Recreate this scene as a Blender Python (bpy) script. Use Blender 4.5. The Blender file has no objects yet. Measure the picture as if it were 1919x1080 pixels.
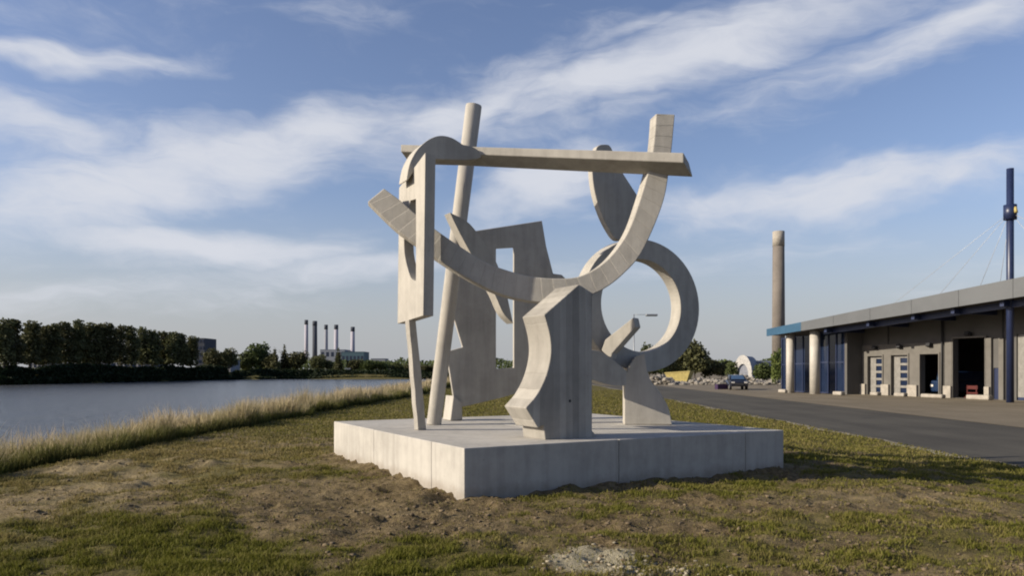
import bpy, bmesh, math, random
import numpy as np
from mathutils import Vector, Matrix
random.seed(7); rng = np.random.default_rng(11)
R = math.radians
sc = bpy.context.scene
COL = sc.collection

# ------------------------------------------------------------------ camera
F, CX, YH, ZE = 1430.0, 959.5, 692.0, 1.655      # focal length / horizon measured on the photograph
cam_d = bpy.data.cameras.new('camera'); cam = bpy.data.objects.new('camera', cam_d); COL.objects.link(cam)
cam.location = (0, 0, ZE); cam.rotation_euler = (R(90), 0, 0)
cam_d.sensor_fit = 'HORIZONTAL'; cam_d.sensor_width = 36; cam_d.lens = 36 * F / 1919.0
cam_d.shift_y = (YH - 540.0) / 1919.0
cam_d.clip_start = 0.1; cam_d.clip_end = 9000
sc.camera = cam

# ------------------------------------------------------------------ light and sky
SUN_EL, SUN_AZ = 23.5, 11.5                       # azimuth: degrees the light turns from +X towards +Y
SUN_STRENGTH, SKY_STRENGTH, EXPOSURE = 5.0, 0.076, 0.46
ld = Vector((math.cos(R(SUN_AZ)) * math.cos(R(SUN_EL)), math.sin(R(SUN_AZ)) * math.cos(R(SUN_EL)), -math.sin(R(SUN_EL))))
sun_d = bpy.data.lights.new('sun', 'SUN'); sun = bpy.data.objects.new('sun', sun_d); COL.objects.link(sun)
sun_d.energy = SUN_STRENGTH; sun_d.angle = R(0.53); sun_d.color = (1.0, 0.90, 0.745)
sun.rotation_euler = ld.to_track_quat('-Z', 'Y').to_euler(); sun.location = (-20, -10, 30)

world = bpy.data.worlds.new('World'); sc.world = world; world.use_nodes = True
NT = world.node_tree
for n in list(NT.nodes): NT.nodes.remove(n)

class G:
    """tiny node-graph helper"""
    def __init__(s, nt): s.nt = nt
    def n(s, t, **kw):
        o = s.nt.nodes.new(t)
        for k, v in kw.items(): setattr(o, k, v)
        return o
    def put(s, sock, v):
        if hasattr(v, 'is_output') or isinstance(v, bpy.types.NodeSocket): s.nt.links.new(v, sock)
        else: sock.default_value = v
    def m(s, op, a, b=None, c=None, clamp=False):
        o = s.n('ShaderNodeMath', operation=op); o.use_clamp = clamp
        s.put(o.inputs[0], a)
        if b is not None: s.put(o.inputs[1], b)
        if c is not None: s.put(o.inputs[2], c)
        return o.outputs[0]
    def rng(s, v, a, b, c=0.0, d=1.0, smooth=True):
        o = s.n('ShaderNodeMapRange'); o.interpolation_type = 'SMOOTHSTEP' if smooth else 'LINEAR'
        s.put(o.inputs['Value'], v)
        o.inputs['From Min'].default_value = a; o.inputs['From Max'].default_value = b
        o.inputs['To Min'].default_value = c; o.inputs['To Max'].default_value = d
        return o.outputs['Result']
    def mix(s, f, a, b, mode='MIX'):
        o = s.n('ShaderNodeMix', data_type='RGBA', blend_type=mode)
        s.put(o.inputs['Factor'], f)
        for q, v in ((o.inputs[6], a), (o.inputs[7], b)):
            if isinstance(v, tuple) and len(v) == 3: v = (*v, 1)
            s.put(q, v)
        return o.outputs[2]
    def noise(s, vec, scale, detail=4.0, rough=0.55, dist=0.0, out=0):
        o = s.n('ShaderNodeTexNoise')
        if vec is not None: s.put(o.inputs['Vector'], vec)
        o.inputs['Scale'].default_value = scale; o.inputs['Detail'].default_value = detail
        o.inputs['Roughness'].default_value = rough; o.inputs['Distortion'].default_value = dist
        return o.outputs[out]
    def mapv(s, vec, scale=(1, 1, 1), rot=(0, 0, 0), loc=(0, 0, 0)):
        o = s.n('ShaderNodeMapping'); s.put(o.inputs['Vector'], vec)
        o.inputs['Scale'].default_value = scale; o.inputs['Rotation'].default_value = rot; o.inputs['Location'].default_value = loc
        return o.outputs[0]
    def comb(s, x, y, z=0.0):
        o = s.n('ShaderNodeCombineXYZ')
        for i, v in enumerate((x, y, z)): s.put(o.inputs[i], v)
        return o.outputs[0]

def build_sky():
    g = G(NT)
    out = g.n('ShaderNodeOutputWorld'); bg = g.n('ShaderNodeBackground')
    sky = g.n('ShaderNodeTexSky', sky_type='NISHITA'); sky.sun_disc = False
    sky.sun_elevation = R(SUN_EL); sky.sun_rotation = math.atan2(-ld.x, -ld.y)
    sky.altitude = 0; sky.air_density = 1.0; sky.dust_density = 1.0; sky.ozone_density = 1.6
    tc = g.n('ShaderNodeTexCoord').outputs['Generated']
    sp = g.n('ShaderNodeSeparateXYZ'); g.put(sp.inputs[0], tc)
    az = g.m('ARCTAN2', sp.outputs[0], sp.outputs[1])
    el = g.m('ARCSINE', sp.outputs[2])
    # drifting cirrus: wisps fan along the wind, warped by noise
    v = g.comb(az, el)
    w1 = g.noise(g.mapv(v, (1.6, 3.5, 1), loc=(3.1, 1.7, 0)), 2.2, 4.0, 0.6, out=1)
    warp = g.n('ShaderNodeVectorMath', operation='MULTIPLY_ADD')
    g.put(warp.inputs[0], w1); warp.inputs[1].default_value = (0.16, 0.10, 0); g.put(warp.inputs[2], v)
    vw = warp.outputs[0]
    spw = g.n('ShaderNodeSeparateXYZ'); g.put(spw.inputs[0], vw)
    azw = g.m('SUBTRACT', spw.outputs[0], 0.08); elw = g.m('SUBTRACT', spw.outputs[1], 0.05)
    masks = None
    for (a, e, rot, la, lb, s) in CLOUDS:
        c, sn = math.cos(rot), math.sin(rot)
        da = g.m('SUBTRACT', azw, a); de = g.m('SUBTRACT', elw, e)
        p = g.m('ADD', g.m('MULTIPLY', da, c / la), g.m('MULTIPLY', de, sn / la))
        q = g.m('ADD', g.m('MULTIPLY', da, -sn / lb), g.m('MULTIPLY', de, c / lb))
        d2 = g.m('ADD', g.m('MULTIPLY', p, p), g.m('MULTIPLY', q, q))
        mk = g.m('MULTIPLY', g.m('EXPONENT', g.m('MULTIPLY', d2, -1.0)), s)
        masks = mk if masks is None else g.m('MAXIMUM', masks, mk)
    fib = g.noise(g.mapv(vw, (3.0, 15.0, 1), rot=(0, 0, R(-13))), 1.6, 7.0, 0.62, 0.4)
    puff = g.noise(g.mapv(vw, (4.0, 9.0, 1), rot=(0, 0, R(-10)), loc=(5, 2, 0)), 2.2, 6.0, 0.6, 0.2)
    tex = g.m('ADD', g.m('MULTIPLY', fib, 0.55), g.m('MULTIPLY', puff, 0.45))
    dens = g.m('ADD', masks, g.m('MULTIPLY', g.m('SUBTRACT', tex, 0.5), 2.0))
    dens = g.m('ADD', dens, g.m('MULTIPLY', g.rng(g.noise(g.mapv(v, (1.0, 2.0, 1), loc=(9, 4, 0)), 1.5, 3, 0.5), 0.35, 0.7), 0.10))
    cl = g.rng(dens, 0.16, 1.25, 0.0, 0.92)
    # no clouds below the horizon
    cl = g.m('MULTIPLY', cl, g.rng(el, -0.01, 0.06))
    veil = g.rng(el, 0.0, 0.24, 0.85, 0.0)
    body = g.mix(1.0, sky.outputs[0], (SKY_TINT[0], SKY_TINT[1], SKY_TINT[2]), 'MULTIPLY')
    body = g.mix(veil, body, VEIL_COL)
    col = g.mix(cl, body, CLOUD_COL)
    g.put(bg.inputs['Color'], col); bg.inputs['Strength'].default_value = SKY_STRENGTH
    g.nt.links.new(bg.outputs[0], out.inputs[0])

def _d(px, py):   # sky direction (azimuth, elevation) of a point
    x, z = (px - CX) / F, (YH - py) / F
    return math.atan2(x, 1), math.atan2(z, math.hypot(x, 1))
CLOUDS = []
for (px, py, rot, lpx, wpx, s) in [
    (300, 345, 20, 340, 75, 1.05), (540, 275, 22, 280, 70, 1.1), (860, 215, 20, 300, 62, 1.0), (1250, 125, 14, 400, 62, 1.15),
    (1700, 60, 16, 330, 50, 0.95), (140, 112, 8, 220, 26, 0.85), (60, 225, -6, 200, 45, 0.95), (380, 462, 2, 280, 40, 1.2),
    (1010, 350, 14, 170, 55, 1.15), (1540, 355, 2, 380, 44, 1.1), (1180, 60, 18, 160, 22, 0.5), (560, 50, 6, 520, 60, 0.30), (60, 60, 4, 300, 60, 0.28), (680, 500, 6, 280, 36, 0.85),
    (200, 385, 12, 240, 20, 0.8), (1300, 480, 4, 420, 36, 0.5), (150, 560, 3, 500, 45, 0.55), (1180, 215, 12, 230, 26, 0.55),
    (2600, 330, 10, 450, 80, 0.8), (-500, 250, 10, 400, 90, 0.8)]:
    a, e = _d(px, py); CLOUDS.append((a, e, R(rot), lpx / F, wpx / F, s))
SKY_TINT = (1.27, 1.19, 1.33)
VEIL_COL = (4.15, 4.35, 4.7)
CLOUD_COL = (6.7, 6.9, 7.5)
build_sky()

sc.view_settings.view_transform = 'Standard'; sc.view_settings.look = 'None'
sc.view_settings.exposure = EXPOSURE; sc.view_settings.gamma = 1.0; sc.view_settings.use_curve_mapping = False
sc.cycles.max_bounces = 6; sc.cycles.diffuse_bounces = 3; sc.cycles.glossy_bounces = 3; sc.cycles.transparent_max_bounces = 6
sc.cycles.pixel_filter_type = 'BLACKMAN_HARRIS'; sc.cycles.filter_width = 2.0
sc.cycles.use_denoising = True

# ------------------------------------------------------------------ materials
def newmat(name):
    m = bpy.data.materials.new(name); m.use_nodes = True
    nt = m.node_tree; b = nt.nodes['Principled BSDF']; return m, G(nt), b
def obj_co(g): return g.n('ShaderNodeTexCoord').outputs['Object']
def pos(g): return g.n('ShaderNodeNewGeometry').outputs['Position']
def bump(g, b, h, strength, dist):
    o = g.n('ShaderNodeBump'); o.inputs['Strength'].default_value = strength; o.inputs['Distance'].default_value = dist
    g.put(o.inputs['Height'], h); g.nt.links.new(o.outputs[0], b.inputs['Normal'])
def plain(name, col, rough=0.7, metal=0.0, var=0.15, scale=3.0, spec=0.3):
    m, g, b = newmat(name)
    n = g.noise(pos(g), scale, 5, 0.6)
    c = g.mix(g.rng(n, 0.3, 0.7), tuple(x * (1 - var) for x in col), tuple(min(1, x * (1 + var)) for x in col))
    g.put(b.inputs['Base Color'], c); b.inputs['Roughness'].default_value = rough; b.inputs['Metallic'].default_value = metal
    b.inputs['Specular IOR Level'].default_value = spec
    return m
def concrete(name, col, mode=None, boards=7.0, splash=False):
    m, g, b = newmat(name)
    p = pos(g)
    big = g.noise(p, 0.9, 5, 0.62); mid = g.noise(p, 5.0, 6, 0.65); fine = g.noise(p, 60.0, 3, 0.6)
    streak = g.noise(g.mapv(p, (7, 7, 0.7)), 1.0, 4, 0.6)
    v = g.m('ADD', g.m('MULTIPLY', big, 0.45), g.m('ADD', g.m('MULTIPLY', mid, 0.25), g.m('MULTIPLY', streak, 0.35)))
    dk = tuple(x * 0.79 for x in col); lt = tuple(min(1, x * 1.09) for x in col)
    c = g.mix(g.rng(v, 0.36, 0.64), dk, lt)
    run = g.noise(g.mapv(p, (11, 11, 0.45), loc=(4, 7, 1)), 1.0, 3, 0.6)      # thin rain runs
    c = g.mix(g.rng(run, 0.60, 0.75, 0.0, 0.28), c, tuple(x * 0.55 for x in col))
    # air holes
    vor = g.n('ShaderNodeTexVoronoi'); g.put(vor.inputs['Vector'], p); vor.inputs['Scale'].default_value = 9.0
    hole = g.rng(vor.outputs['Distance'], 0.03, 0.075, 1.0, 0.0)
    rnd = g.n('ShaderNodeSeparateXYZ'); g.put(rnd.inputs[0], vor.outputs['Color'])
    hole = g.m('MULTIPLY', hole, g.rng(rnd.outputs[0], 0.62, 0.66))
    c = g.mix(g.m('MULTIPLY', hole, 0.6), c, tuple(x * 0.35 for x in col))
    if splash:   # soil splashed up from the ground, ragged upper edge
        sz = g.n('ShaderNodeSeparateXYZ'); g.put(sz.inputs[0], p)
        zz = g.m('ADD', sz.outputs[2], g.m('MULTIPLY', g.m('SUBTRACT', g.noise(p, 3.5, 6, 0.7), 0.5), 0.35))
        c = g.mix(g.rng(zz, 0.0, 0.2, 0.45, 0.0), c, (0.17, 0.13, 0.09))
        spot = g.noise(p, 2.3, 7, 0.7)
        c = g.mix(g.rng(spot, 0.60, 0.72, 0.0, 0.30), c, tuple(x * 0.45 for x in col))
    h = g.m('ADD', g.m('MULTIPLY', mid, 0.5), g.m('MULTIPLY', fine, 0.5))
    h = g.m('SUBTRACT', h, g.m('MULTIPLY', hole, 1.2))
    if mode:   # formwork board marks along a UV direction
        s = g.n('ShaderNodeSeparateXYZ'); g.put(s.inputs[0], p)
        if mode == 'arc':      # boards fan round the centre of the arc
            a = g.m('ARCTAN2', g.m('SUBTRACT', s.outputs[2], ARC_C[1]), g.m('SUBTRACT', s.outputs[0], ARC_C[0]))
            x = g.m('MULTIPLY', a, 2.6 * boards)
        else:                  # upright boards side by side
            x = g.m('MULTIPLY', g.m('ADD', g.m('MULTIPLY', s.outputs[0], 0.8695), g.m('MULTIPLY', s.outputs[1], 0.4939)), boards)
        wob = g.m('MULTIPLY', g.noise(p, 3.0, 2, 0.5), 0.25)
        x = g.m('ADD', x, wob)
        fr = g.m('FRACT', x); cell = g.m('FLOOR', x)
        line = g.m('MULTIPLY', g.rng(fr, 0.0, 0.10, 1.0, 0.0), 1.0)
        wn = g.n('ShaderNodeTexWhiteNoise', noise_dimensions='1D'); g.put(wn.inputs['W'], cell)
        c = g.mix(g.m('MULTIPLY', line, 0.16), c, tuple(x * 0.45 for x in col))
        tone = g.rng(wn.outputs[0], 0, 1, 0.95 if mode == 'arc' else 0.66, 1.06, False)
        cc = g.n('ShaderNodeCombineColor'); [g.put(cc.inputs[i], tone) for i in range(3)]
        c = g.mix(1.0, c, cc.outputs[0], 'MULTIPLY')
        h = g.m('SUBTRACT', h, g.m('MULTIPLY', line, 0.6))
        h = g.m('ADD', h, g.m('MULTIPLY', wn.outputs[0], 0.3))
    g.put(b.inputs['Base Color'], c); b.inputs['Roughness'].default_value = 0.85; b.inputs['Specular IOR Level'].default_value = 0.25
    bump(g, b, h, 0.55, 0.012)
    return m

M = {}
ARC_C = (0.2, 5.4)
CONC = (0.37, 0.345, 0.30)
M['conc'] = concrete('concrete', CONC)
M['conc_arc'] = concrete('concrete_arc_boards', CONC, 'arc', 5.0)
M['conc_board'] = concrete('concrete_upright_boards', CONC, 'upright', 9.0)
M['plinth'] = concrete('concrete_plinth', (0.388, 0.366, 0.325), splash=True)
M['render'] = plain('building_wall_grey', (0.09, 0.086, 0.08), 0.8, 0, 0.08, 0.8)
M['block'] = plain('building_block_pale', (0.125, 0.116, 0.102), 0.8, 0, 0.1, 1.5)
M['white_col'] = plain('white_column_paint', (0.41, 0.38, 0.33), 0.6, 0, 0.08, 2.0)
M['fascia'] = plain('fascia_metal', (0.112, 0.117, 0.12), 0.5, 0.2, 0.06, 0.6)
M['fascia_blue'] = plain('fascia_blue', (0.03, 0.08, 0.135), 0.45, 0.0, 0.1, 1.0)
M['blue'] = plain('blue_steel_paint', (0.014, 0.022, 0.06), 0.4, 0.0, 0.12, 2.0, 0.5)
M['dark'] = plain('dark_interior', (0.03, 0.03, 0.032), 0.8)
M['soffit'] = plain('soffit_grey', (0.09, 0.085, 0.08), 0.8)
M['door_slat'] = plain('door_slat_white', (0.20, 0.19, 0.172), 0.5)
M['red'] = plain('red_paint', (0.08, 0.016, 0.014), 0.5)
M['kerbstone'] = plain('kerb_stone_white', (0.30, 0.27, 0.225), 0.8)
M['stack'] = plain('chimney_concrete', (0.155, 0.135, 0.115), 0.9, 0, 0.12, 0.4)
M['stack_top'] = plain('chimney_pale_band', (0.31, 0.28, 0.235), 0.9)
M['far_grey'] = plain('far_grey_render', (0.24, 0.25, 0.28), 0.9)
M['far_lilac'] = plain('far_stack_lilac', (0.36, 0.34, 0.38), 0.9)
M['far_dark'] = plain('far_dark_slate', (0.06, 0.065, 0.08), 0.9)
M['far_teal'] = plain('far_teal_cladding', (0.07, 0.12, 0.145), 0.7)
M['far_white'] = plain('far_white_render', (0.5, 0.48, 0.44), 0.8)
M['roof_grey'] = plain('far_roof_grey', (0.20, 0.22, 0.26), 0.7)
M['orange'] = plain('orange_brown_paint', (0.34, 0.14, 0.07), 0.7)
M['yellow'] = plain('yellow_paint', (0.36, 0.29, 0.10), 0.6)
M['rubble'] = plain('rubble_pale', (0.21, 0.19, 0.16), 0.95, 0, 0.35, 1.2)
M['stone'] = plain('small_stones', (0.24, 0.21, 0.15), 0.95, 0, 0.4, 14.0)
M['clod'] = plain('soil_clod', (0.13, 0.098, 0.06), 1.0, 0, 0.4, 11.0)
M['bark'] = plain('bark', (0.09, 0.075, 0.06), 0.95, 0, 0.3, 2.0)
M['carpaint'] = plain('dark_car_paint', (0.012, 0.013, 0.02), 0.25, 0, 0.1, 2.0, 0.5)
M['rubber'] = plain('rubber', (0.02, 0.02, 0.02), 0.9)
M['lamp_metal'] = plain('lamp_metal', (0.25, 0.26, 0.27), 0.5, 0.5)
M['cable'] = plain('steel_cable', (0.45, 0.44, 0.42), 0.5, 0.3)
M['purple'] = plain('purple_plastic', (0.035, 0.018, 0.05), 0.6)
def glassmat(name, col):
    m, g, b = newmat(name)
    n = g.noise(pos(g), 0.7, 3, 0.5)
    g.put(b.inputs['Base Color'], g.mix(n, tuple(x * 0.6 for x in col), tuple(x * 1.4 for x in col)))
    b.inputs['Roughness'].default_value = 0.06; b.inputs['Specular IOR Level'].default_value = 0.6
    return m
M['glass'] = glassmat('dark_blue_glazing', (0.012, 0.02, 0.045))
M['windscreen'] = glassmat('windscreen_glass', (0.05, 0.09, 0.16))

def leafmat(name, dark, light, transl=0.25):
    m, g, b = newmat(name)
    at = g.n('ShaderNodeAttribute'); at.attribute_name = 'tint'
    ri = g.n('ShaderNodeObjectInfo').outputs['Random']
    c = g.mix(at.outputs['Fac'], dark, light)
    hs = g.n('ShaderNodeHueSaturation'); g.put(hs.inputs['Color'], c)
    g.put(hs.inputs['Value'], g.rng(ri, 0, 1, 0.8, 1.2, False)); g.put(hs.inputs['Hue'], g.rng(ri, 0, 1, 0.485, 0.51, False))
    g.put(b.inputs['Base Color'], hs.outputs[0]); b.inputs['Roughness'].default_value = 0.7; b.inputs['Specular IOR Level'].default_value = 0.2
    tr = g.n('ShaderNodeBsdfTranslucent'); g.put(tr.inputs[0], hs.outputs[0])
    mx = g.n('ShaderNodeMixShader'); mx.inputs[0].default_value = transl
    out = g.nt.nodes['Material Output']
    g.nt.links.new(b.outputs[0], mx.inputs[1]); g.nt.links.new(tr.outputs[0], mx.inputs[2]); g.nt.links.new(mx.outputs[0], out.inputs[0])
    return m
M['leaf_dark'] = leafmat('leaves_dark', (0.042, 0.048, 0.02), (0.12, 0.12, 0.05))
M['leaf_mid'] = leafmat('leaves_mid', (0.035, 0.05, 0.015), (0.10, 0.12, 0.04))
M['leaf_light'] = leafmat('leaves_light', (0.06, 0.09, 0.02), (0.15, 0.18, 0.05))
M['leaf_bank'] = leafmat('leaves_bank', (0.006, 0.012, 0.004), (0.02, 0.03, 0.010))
def blademat(name, stops):
    m, g, b = newmat(name)
    h = g.n('ShaderNodeAttribute'); h.attribute_name = 'hgt'
    t = g.n('ShaderNodeAttribute'); t.attribute_name = 'tint'
    def ramp(cols):
        r = g.n('ShaderNodeValToRGB'); e = r.color_ramp.elements
        e[0].position = 0; e[0].color = (*cols[0], 1); e[1].position = 1; e[1].color = (*cols[-1], 1)
        for i, c in enumerate(cols[1:-1]):
            q = e.new((i + 1) / (len(cols) - 1)); q.color = (*c, 1)
        g.put(r.inputs[0], h.outputs['Fac']); return r.outputs[0]
    c = g.mix(t.outputs['Fac'], ramp(stops[0]), ramp(stops[1]))
    g.put(b.inputs['Base Color'], c); b.inputs['Roughness'].default_value = 0.75; b.inputs['Specular IOR Level'].default_value = 0.15
    tr = g.n('ShaderNodeBsdfTranslucent'); g.put(tr.inputs[0], c)
    mx = g.n('ShaderNodeMixShader'); mx.inputs[0].default_value = 0.3
    out = g.nt.nodes['Material Output']
    g.nt.links.new(b.outputs[0], mx.inputs[1]); g.nt.links.new(tr.outputs[0], mx.inputs[2]); g.nt.links.new(mx.outputs[0], out.inputs[0])
    return m
M['lawn'] = blademat('lawn_blades', [[(0.042, 0.049, 0.007), (0.095, 0.102, 0.012), (0.16, 0.155, 0.022)], [(0.12, 0.093, 0.034), (0.225, 0.177, 0.072), (0.29, 0.228, 0.096)]])
M['tall'] = blademat('tall_grass_blades', [[(0.05, 0.065, 0.015), (0.13, 0.15, 0.035), (0.24, 0.22, 0.08)], [(0.12, 0.105, 0.04), (0.38, 0.31, 0.17), (0.56, 0.45, 0.31)]])

M['edge_green'] = blademat('edge_green_blades', [[(0.025, 0.032, 0.008), (0.075, 0.085, 0.018), (0.14, 0.14, 0.035)], [(0.05, 0.05, 0.015), (0.17, 0.15, 0.05), (0.30, 0.25, 0.12)]])
# ------------------------------------------------------------------ object helpers
def tag(o, label=None, cat=None, group=None, kind=None):
    if label: o['label'] = label
    if cat: o['category'] = cat
    if group: o['group'] = group
    if kind: o['kind'] = kind
    return o
def thing(name, label, cat, loc=(0, 0, 0), rz=0.0, group=None):
    o = bpy.data.objects.new(name, None); COL.objects.link(o); o.location = loc; o.rotation_euler = (0, 0, rz)
    o.empty_display_size = 0.2
    return tag(o, label, cat, group)
def link(name, me, mat, parent=None, world=True):
    """world=True: mesh is in world coordinates and is moved into the parent's frame"""
    o = bpy.data.objects.new(name, me); COL.objects.link(o)
    if mat is not None and not me.materials: me.materials.append(mat)
    if parent is not None:
        o.parent = parent
        if world:
            pm = Matrix.LocRotScale(parent.location, parent.rotation_euler, parent.scale)
            pp = parent.parent
            while pp is not None:
                pm = Matrix.LocRotScale(pp.location, pp.rotation_euler, pp.scale) @ pm; pp = pp.parent
            o.matrix_local = Matrix.Identity(4); me.transform(pm.inverted())
    return o
def mesh_np(name, co, faces, smooth=False, attrs=None):
    """fast mesh from an (n,3) array and an (m,k) index array"""
    me = bpy.data.meshes.new(name); k = faces.shape[1]
    me.vertices.add(len(co)); me.vertices.foreach_set('co', np.asarray(co, np.float32).ravel())
    me.loops.add(faces.size); me.loops.foreach_set('vertex_index', faces.astype(np.int32).ravel())
    me.polygons.add(len(faces)); me.polygons.foreach_set('loop_start', np.arange(0, faces.size, k, dtype=np.int32))
    if smooth: me.polygons.foreach_set('use_smooth', np.ones(len(faces), bool))
    for nm, a in (attrs or {}).items():
        at = me.attributes.new(nm, 'FLOAT', 'POINT'); at.data.foreach_set('value', np.asarray(a, np.float32))
    me.update(calc_edges=True); me.validate(); return me
def bm_mesh(name, bm):
    bmesh.ops.recalc_face_normals(bm, faces=bm.faces)
    me = bpy.data.meshes.new(name); bm.to_mesh(me); bm.free(); return me
def bx(bm, c, s, rz=0.0, rx=0.0, ry=0.0):
    m = Matrix.Translation(c) @ Matrix.Rotation(rz, 4, 'Z') @ Matrix.Rotation(ry, 4, 'Y') @ Matrix.Rotation(rx, 4, 'X') @ Matrix.Diagonal((s[0], s[1], s[2], 1))
    bmesh.ops.create_cube(bm, size=1.0, matrix=m)
def tube(bm, p0, p1, r0, r1=None, seg=12, cap=True):
    r1 = r0 if r1 is None else r1
    p0, p1 = Vector(p0), Vector(p1); d = p1 - p0
    m = Matrix.Translation((p0 + p1) / 2) @ d.to_track_quat('Z', 'Y').to_matrix().to_4x4()
    bmesh.ops.create_cone(bm, cap_ends=cap, segments=seg, radius1=r0, radius2=r1, depth=d.length, matrix=m)
def bev(o, w=0.012, seg=2):
    m = o.modifiers.new('bevel', 'BEVEL'); m.width = w; m.segments = seg; m.limit_method = 'ANGLE'; m.angle_limit = R(35); m.harden_normals = False
    return o
def P(px, py, Y): return Vector(((px - CX) * Y / F, Y, ZE + (YH - py) * Y / F))

def spline(pts, n=6):
    if len(pts) == 2: return [tuple(pts[0])]
    out = []
    for i in range(len(pts) - 1):
        p0 = pts[max(i - 1, 0)]; p1 = pts[i]; p2 = pts[i + 1]; p3 = pts[min(i + 2, len(pts) - 1)]
        for k in range(n):
            t = k / n
            out.append(tuple(0.5 * (2 * p1[j] + (p2[j] - p0[j]) * t + (2 * p0[j] - 5 * p1[j] + 4 * p2[j] - p3[j]) * t * t + (3 * p1[j] - p0[j] - 3 * p2[j] + p3[j]) * t ** 3) for j in (0, 1)))
    return out
def outline(*segs):
    out = []
    for s in segs: out += spline(s)
    return out
class Plane:
    """an upright plane through a point (px0 at distance d0), turned phi degrees from the picture plane"""
    def __init__(s, px0, d0, phi):
        s.p0 = Vector(((px0 - CX) * d0 / F, d0)); s.phi = R(phi)
        s.e = Vector((math.cos(s.phi), math.sin(s.phi))); s.n = Vector((math.sin(s.phi), -math.cos(s.phi)))
    def to3(s, px, py):
        dx = (px - CX) / F
        Y = s.n.dot(s.p0) / (s.n.x * dx + s.n.y)
        return Vector((dx * Y, Y, ZE + (YH - py) * Y / F))
    def uv(s, px, py):
        p = s.to3(px, py); return (Vector((p.x, p.y)) - s.p0).dot(s.e), p.z
    def at(s, u, z, off=0.0):
        q = s.p0 + s.e * u + s.n * off; return Vector((q.x, q.y, z))
def slab_uv(pl, outer, holes, t, front=0.0, ext_dir=None):
    """extruded slab from loops of (u, z) on a plane: real thickness t going back"""
    bm = bmesh.new(); loops = []
    for lp in [outer] + list(holes):
        vs = [bm.verts.new(pl.at(u, z, front)) for (u, z) in lp]
        es = [bm.edges.new((vs[i], vs[(i + 1) % len(vs)])) for i in range(len(vs))]
        loops.append((vs, es))
    bmesh.ops.triangle_fill(bm, use_beauty=True, use_dissolve=False, edges=[e for _, es in loops for e in es], normal=(pl.n.x, pl.n.y, 0))
    fr = list(bm.faces); back = Vector((-pl.n.x * t, -pl.n.y * t, 0)) if ext_dir is None else Vector((ext_dir[0] * t, ext_dir[1] * t, 0)); mp = {}
    for vs, _ in loops:
        for v in vs: mp[v] = bm.verts.new(v.co + back)
    for f in fr: bm.faces.new([mp[v] for v in reversed(f.verts)])
    for vs, _ in loops:
        k = len(vs)
        for i in range(k): bm.faces.new((vs[i], vs[(i + 1) % k], mp[vs[(i + 1) % k]], mp[vs[i]]))
    bmesh.ops.recalc_face_normals(bm, faces=bm.faces)
    bmesh.ops.dissolve_limit(bm, angle_limit=R(0.5), verts=bm.verts, edges=bm.edges)
    return bm
def slab(name, pl, pts, t, mat, parent, holes=(), bevel=0.014, uvmode=None, ext_dir=None):
    o2 = [pl.uv(*p) for p in pts]; h2 = [[pl.uv(*p) for p in h] for h in holes]
    bm = slab_uv(pl, o2, h2, t, 0.0, ext_dir)
    if uvmode:
        lay = bm.loops.layers.uv.new('UVMap')
        for f in bm.faces:
            for l in f.loops: l[lay].uv = uvmode(l.vert.co)
    me = bm_mesh(name, bm); o = link(name, me, mat, parent)
    if bevel: bev(o, bevel)
    return o
def boxpart(name, parent, mat, c, s, rz=0, rx=0, ry=0, bevel=0.0):
    bm = bmesh.new(); bx(bm, c, s, rz, rx, ry); o = link(name, bm_mesh(name, bm), mat, parent)
    if bevel: bev(o, bevel)
    return o
def tubepart(name, parent, mat, p0, p1, r0, r1=None, seg=16, smooth=True):
    bm = bmesh.new(); tube(bm, p0, p1, r0, r1, seg); me = bm_mesh(name, bm)
    if smooth:
        for p in me.polygons: p.use_smooth = len(p.vertices) == 4
    return link(name, me, mat, parent)

# ------------------------------------------------------------------ numpy noise
_T = rng.random((256, 256))
def vnoise(x, y):
    xi = np.floor(x).astype(int); yi = np.floor(y).astype(int); fx = x - xi; fy = y - yi
    fx = fx * fx * (3 - 2 * fx); fy = fy * fy * (3 - 2 * fy)
    a = _T[xi & 255, yi & 255]; b = _T[(xi + 1) & 255, yi & 255]; c = _T[xi & 255, (yi + 1) & 255]; d = _T[(xi + 1) & 255, (yi + 1) & 255]
    return (a * (1 - fx) + b * fx) * (1 - fy) + (c * (1 - fx) + d * fx) * fy
def fbm(x, y, o=4, g=0.5):
    s = 0; a = 1; t = 0
    for i in range(o): s = s + a * vnoise(x + 17.3 * i, y + 9.1 * i); t += a; a *= g; x = x * 2.03; y = y * 2.03
    return s / t
def sst(x, a, b):
    t = np.clip((x - a) / (b - a), 0, 1); return t * t * (3 - 2 * t)
def gau(X, Y, cx, cy, sx, sy): return np.exp(-(((X - cx) / sx) ** 2 + ((Y - cy) / sy) ** 2))

# plinth frame (square concrete base, turned 29.6 degrees)
PC = np.array([-0.605, 9.662]); PA = R(29.6); PU, PV, PH = 5.83, 5.67, 0.65
Eu = np.array([math.cos(PA), math.sin(PA)]); Ev = np.array([-math.sin(PA), math.cos(PA)])
def plinth_dist(X, Y):
    u = (X - PC[0]) * Eu[0] + (Y - PC[1]) * Eu[1]; v = (X - PC[0]) * Ev[0] + (Y - PC[1]) * Ev[1]
    du = np.maximum(np.maximum(-u, u - PU), 0); dv = np.maximum(np.maximum(-v, v - PV), 0)
    ins = np.where((u > 0) & (u < PU) & (v > 0) & (v < PV), -np.minimum(np.minimum(u, PU - u), np.minimum(v, PV - v)), 0)
    return np.hypot(du, dv) + ins, u, v
WATER_Z, ROAD_Z = -3.0, -0.40
SHX = np.array([-900, -420, -149, -122, -95, -40, 0]); SHY = np.array([-200, 40, 222, 330, 352, 362, 364])
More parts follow.
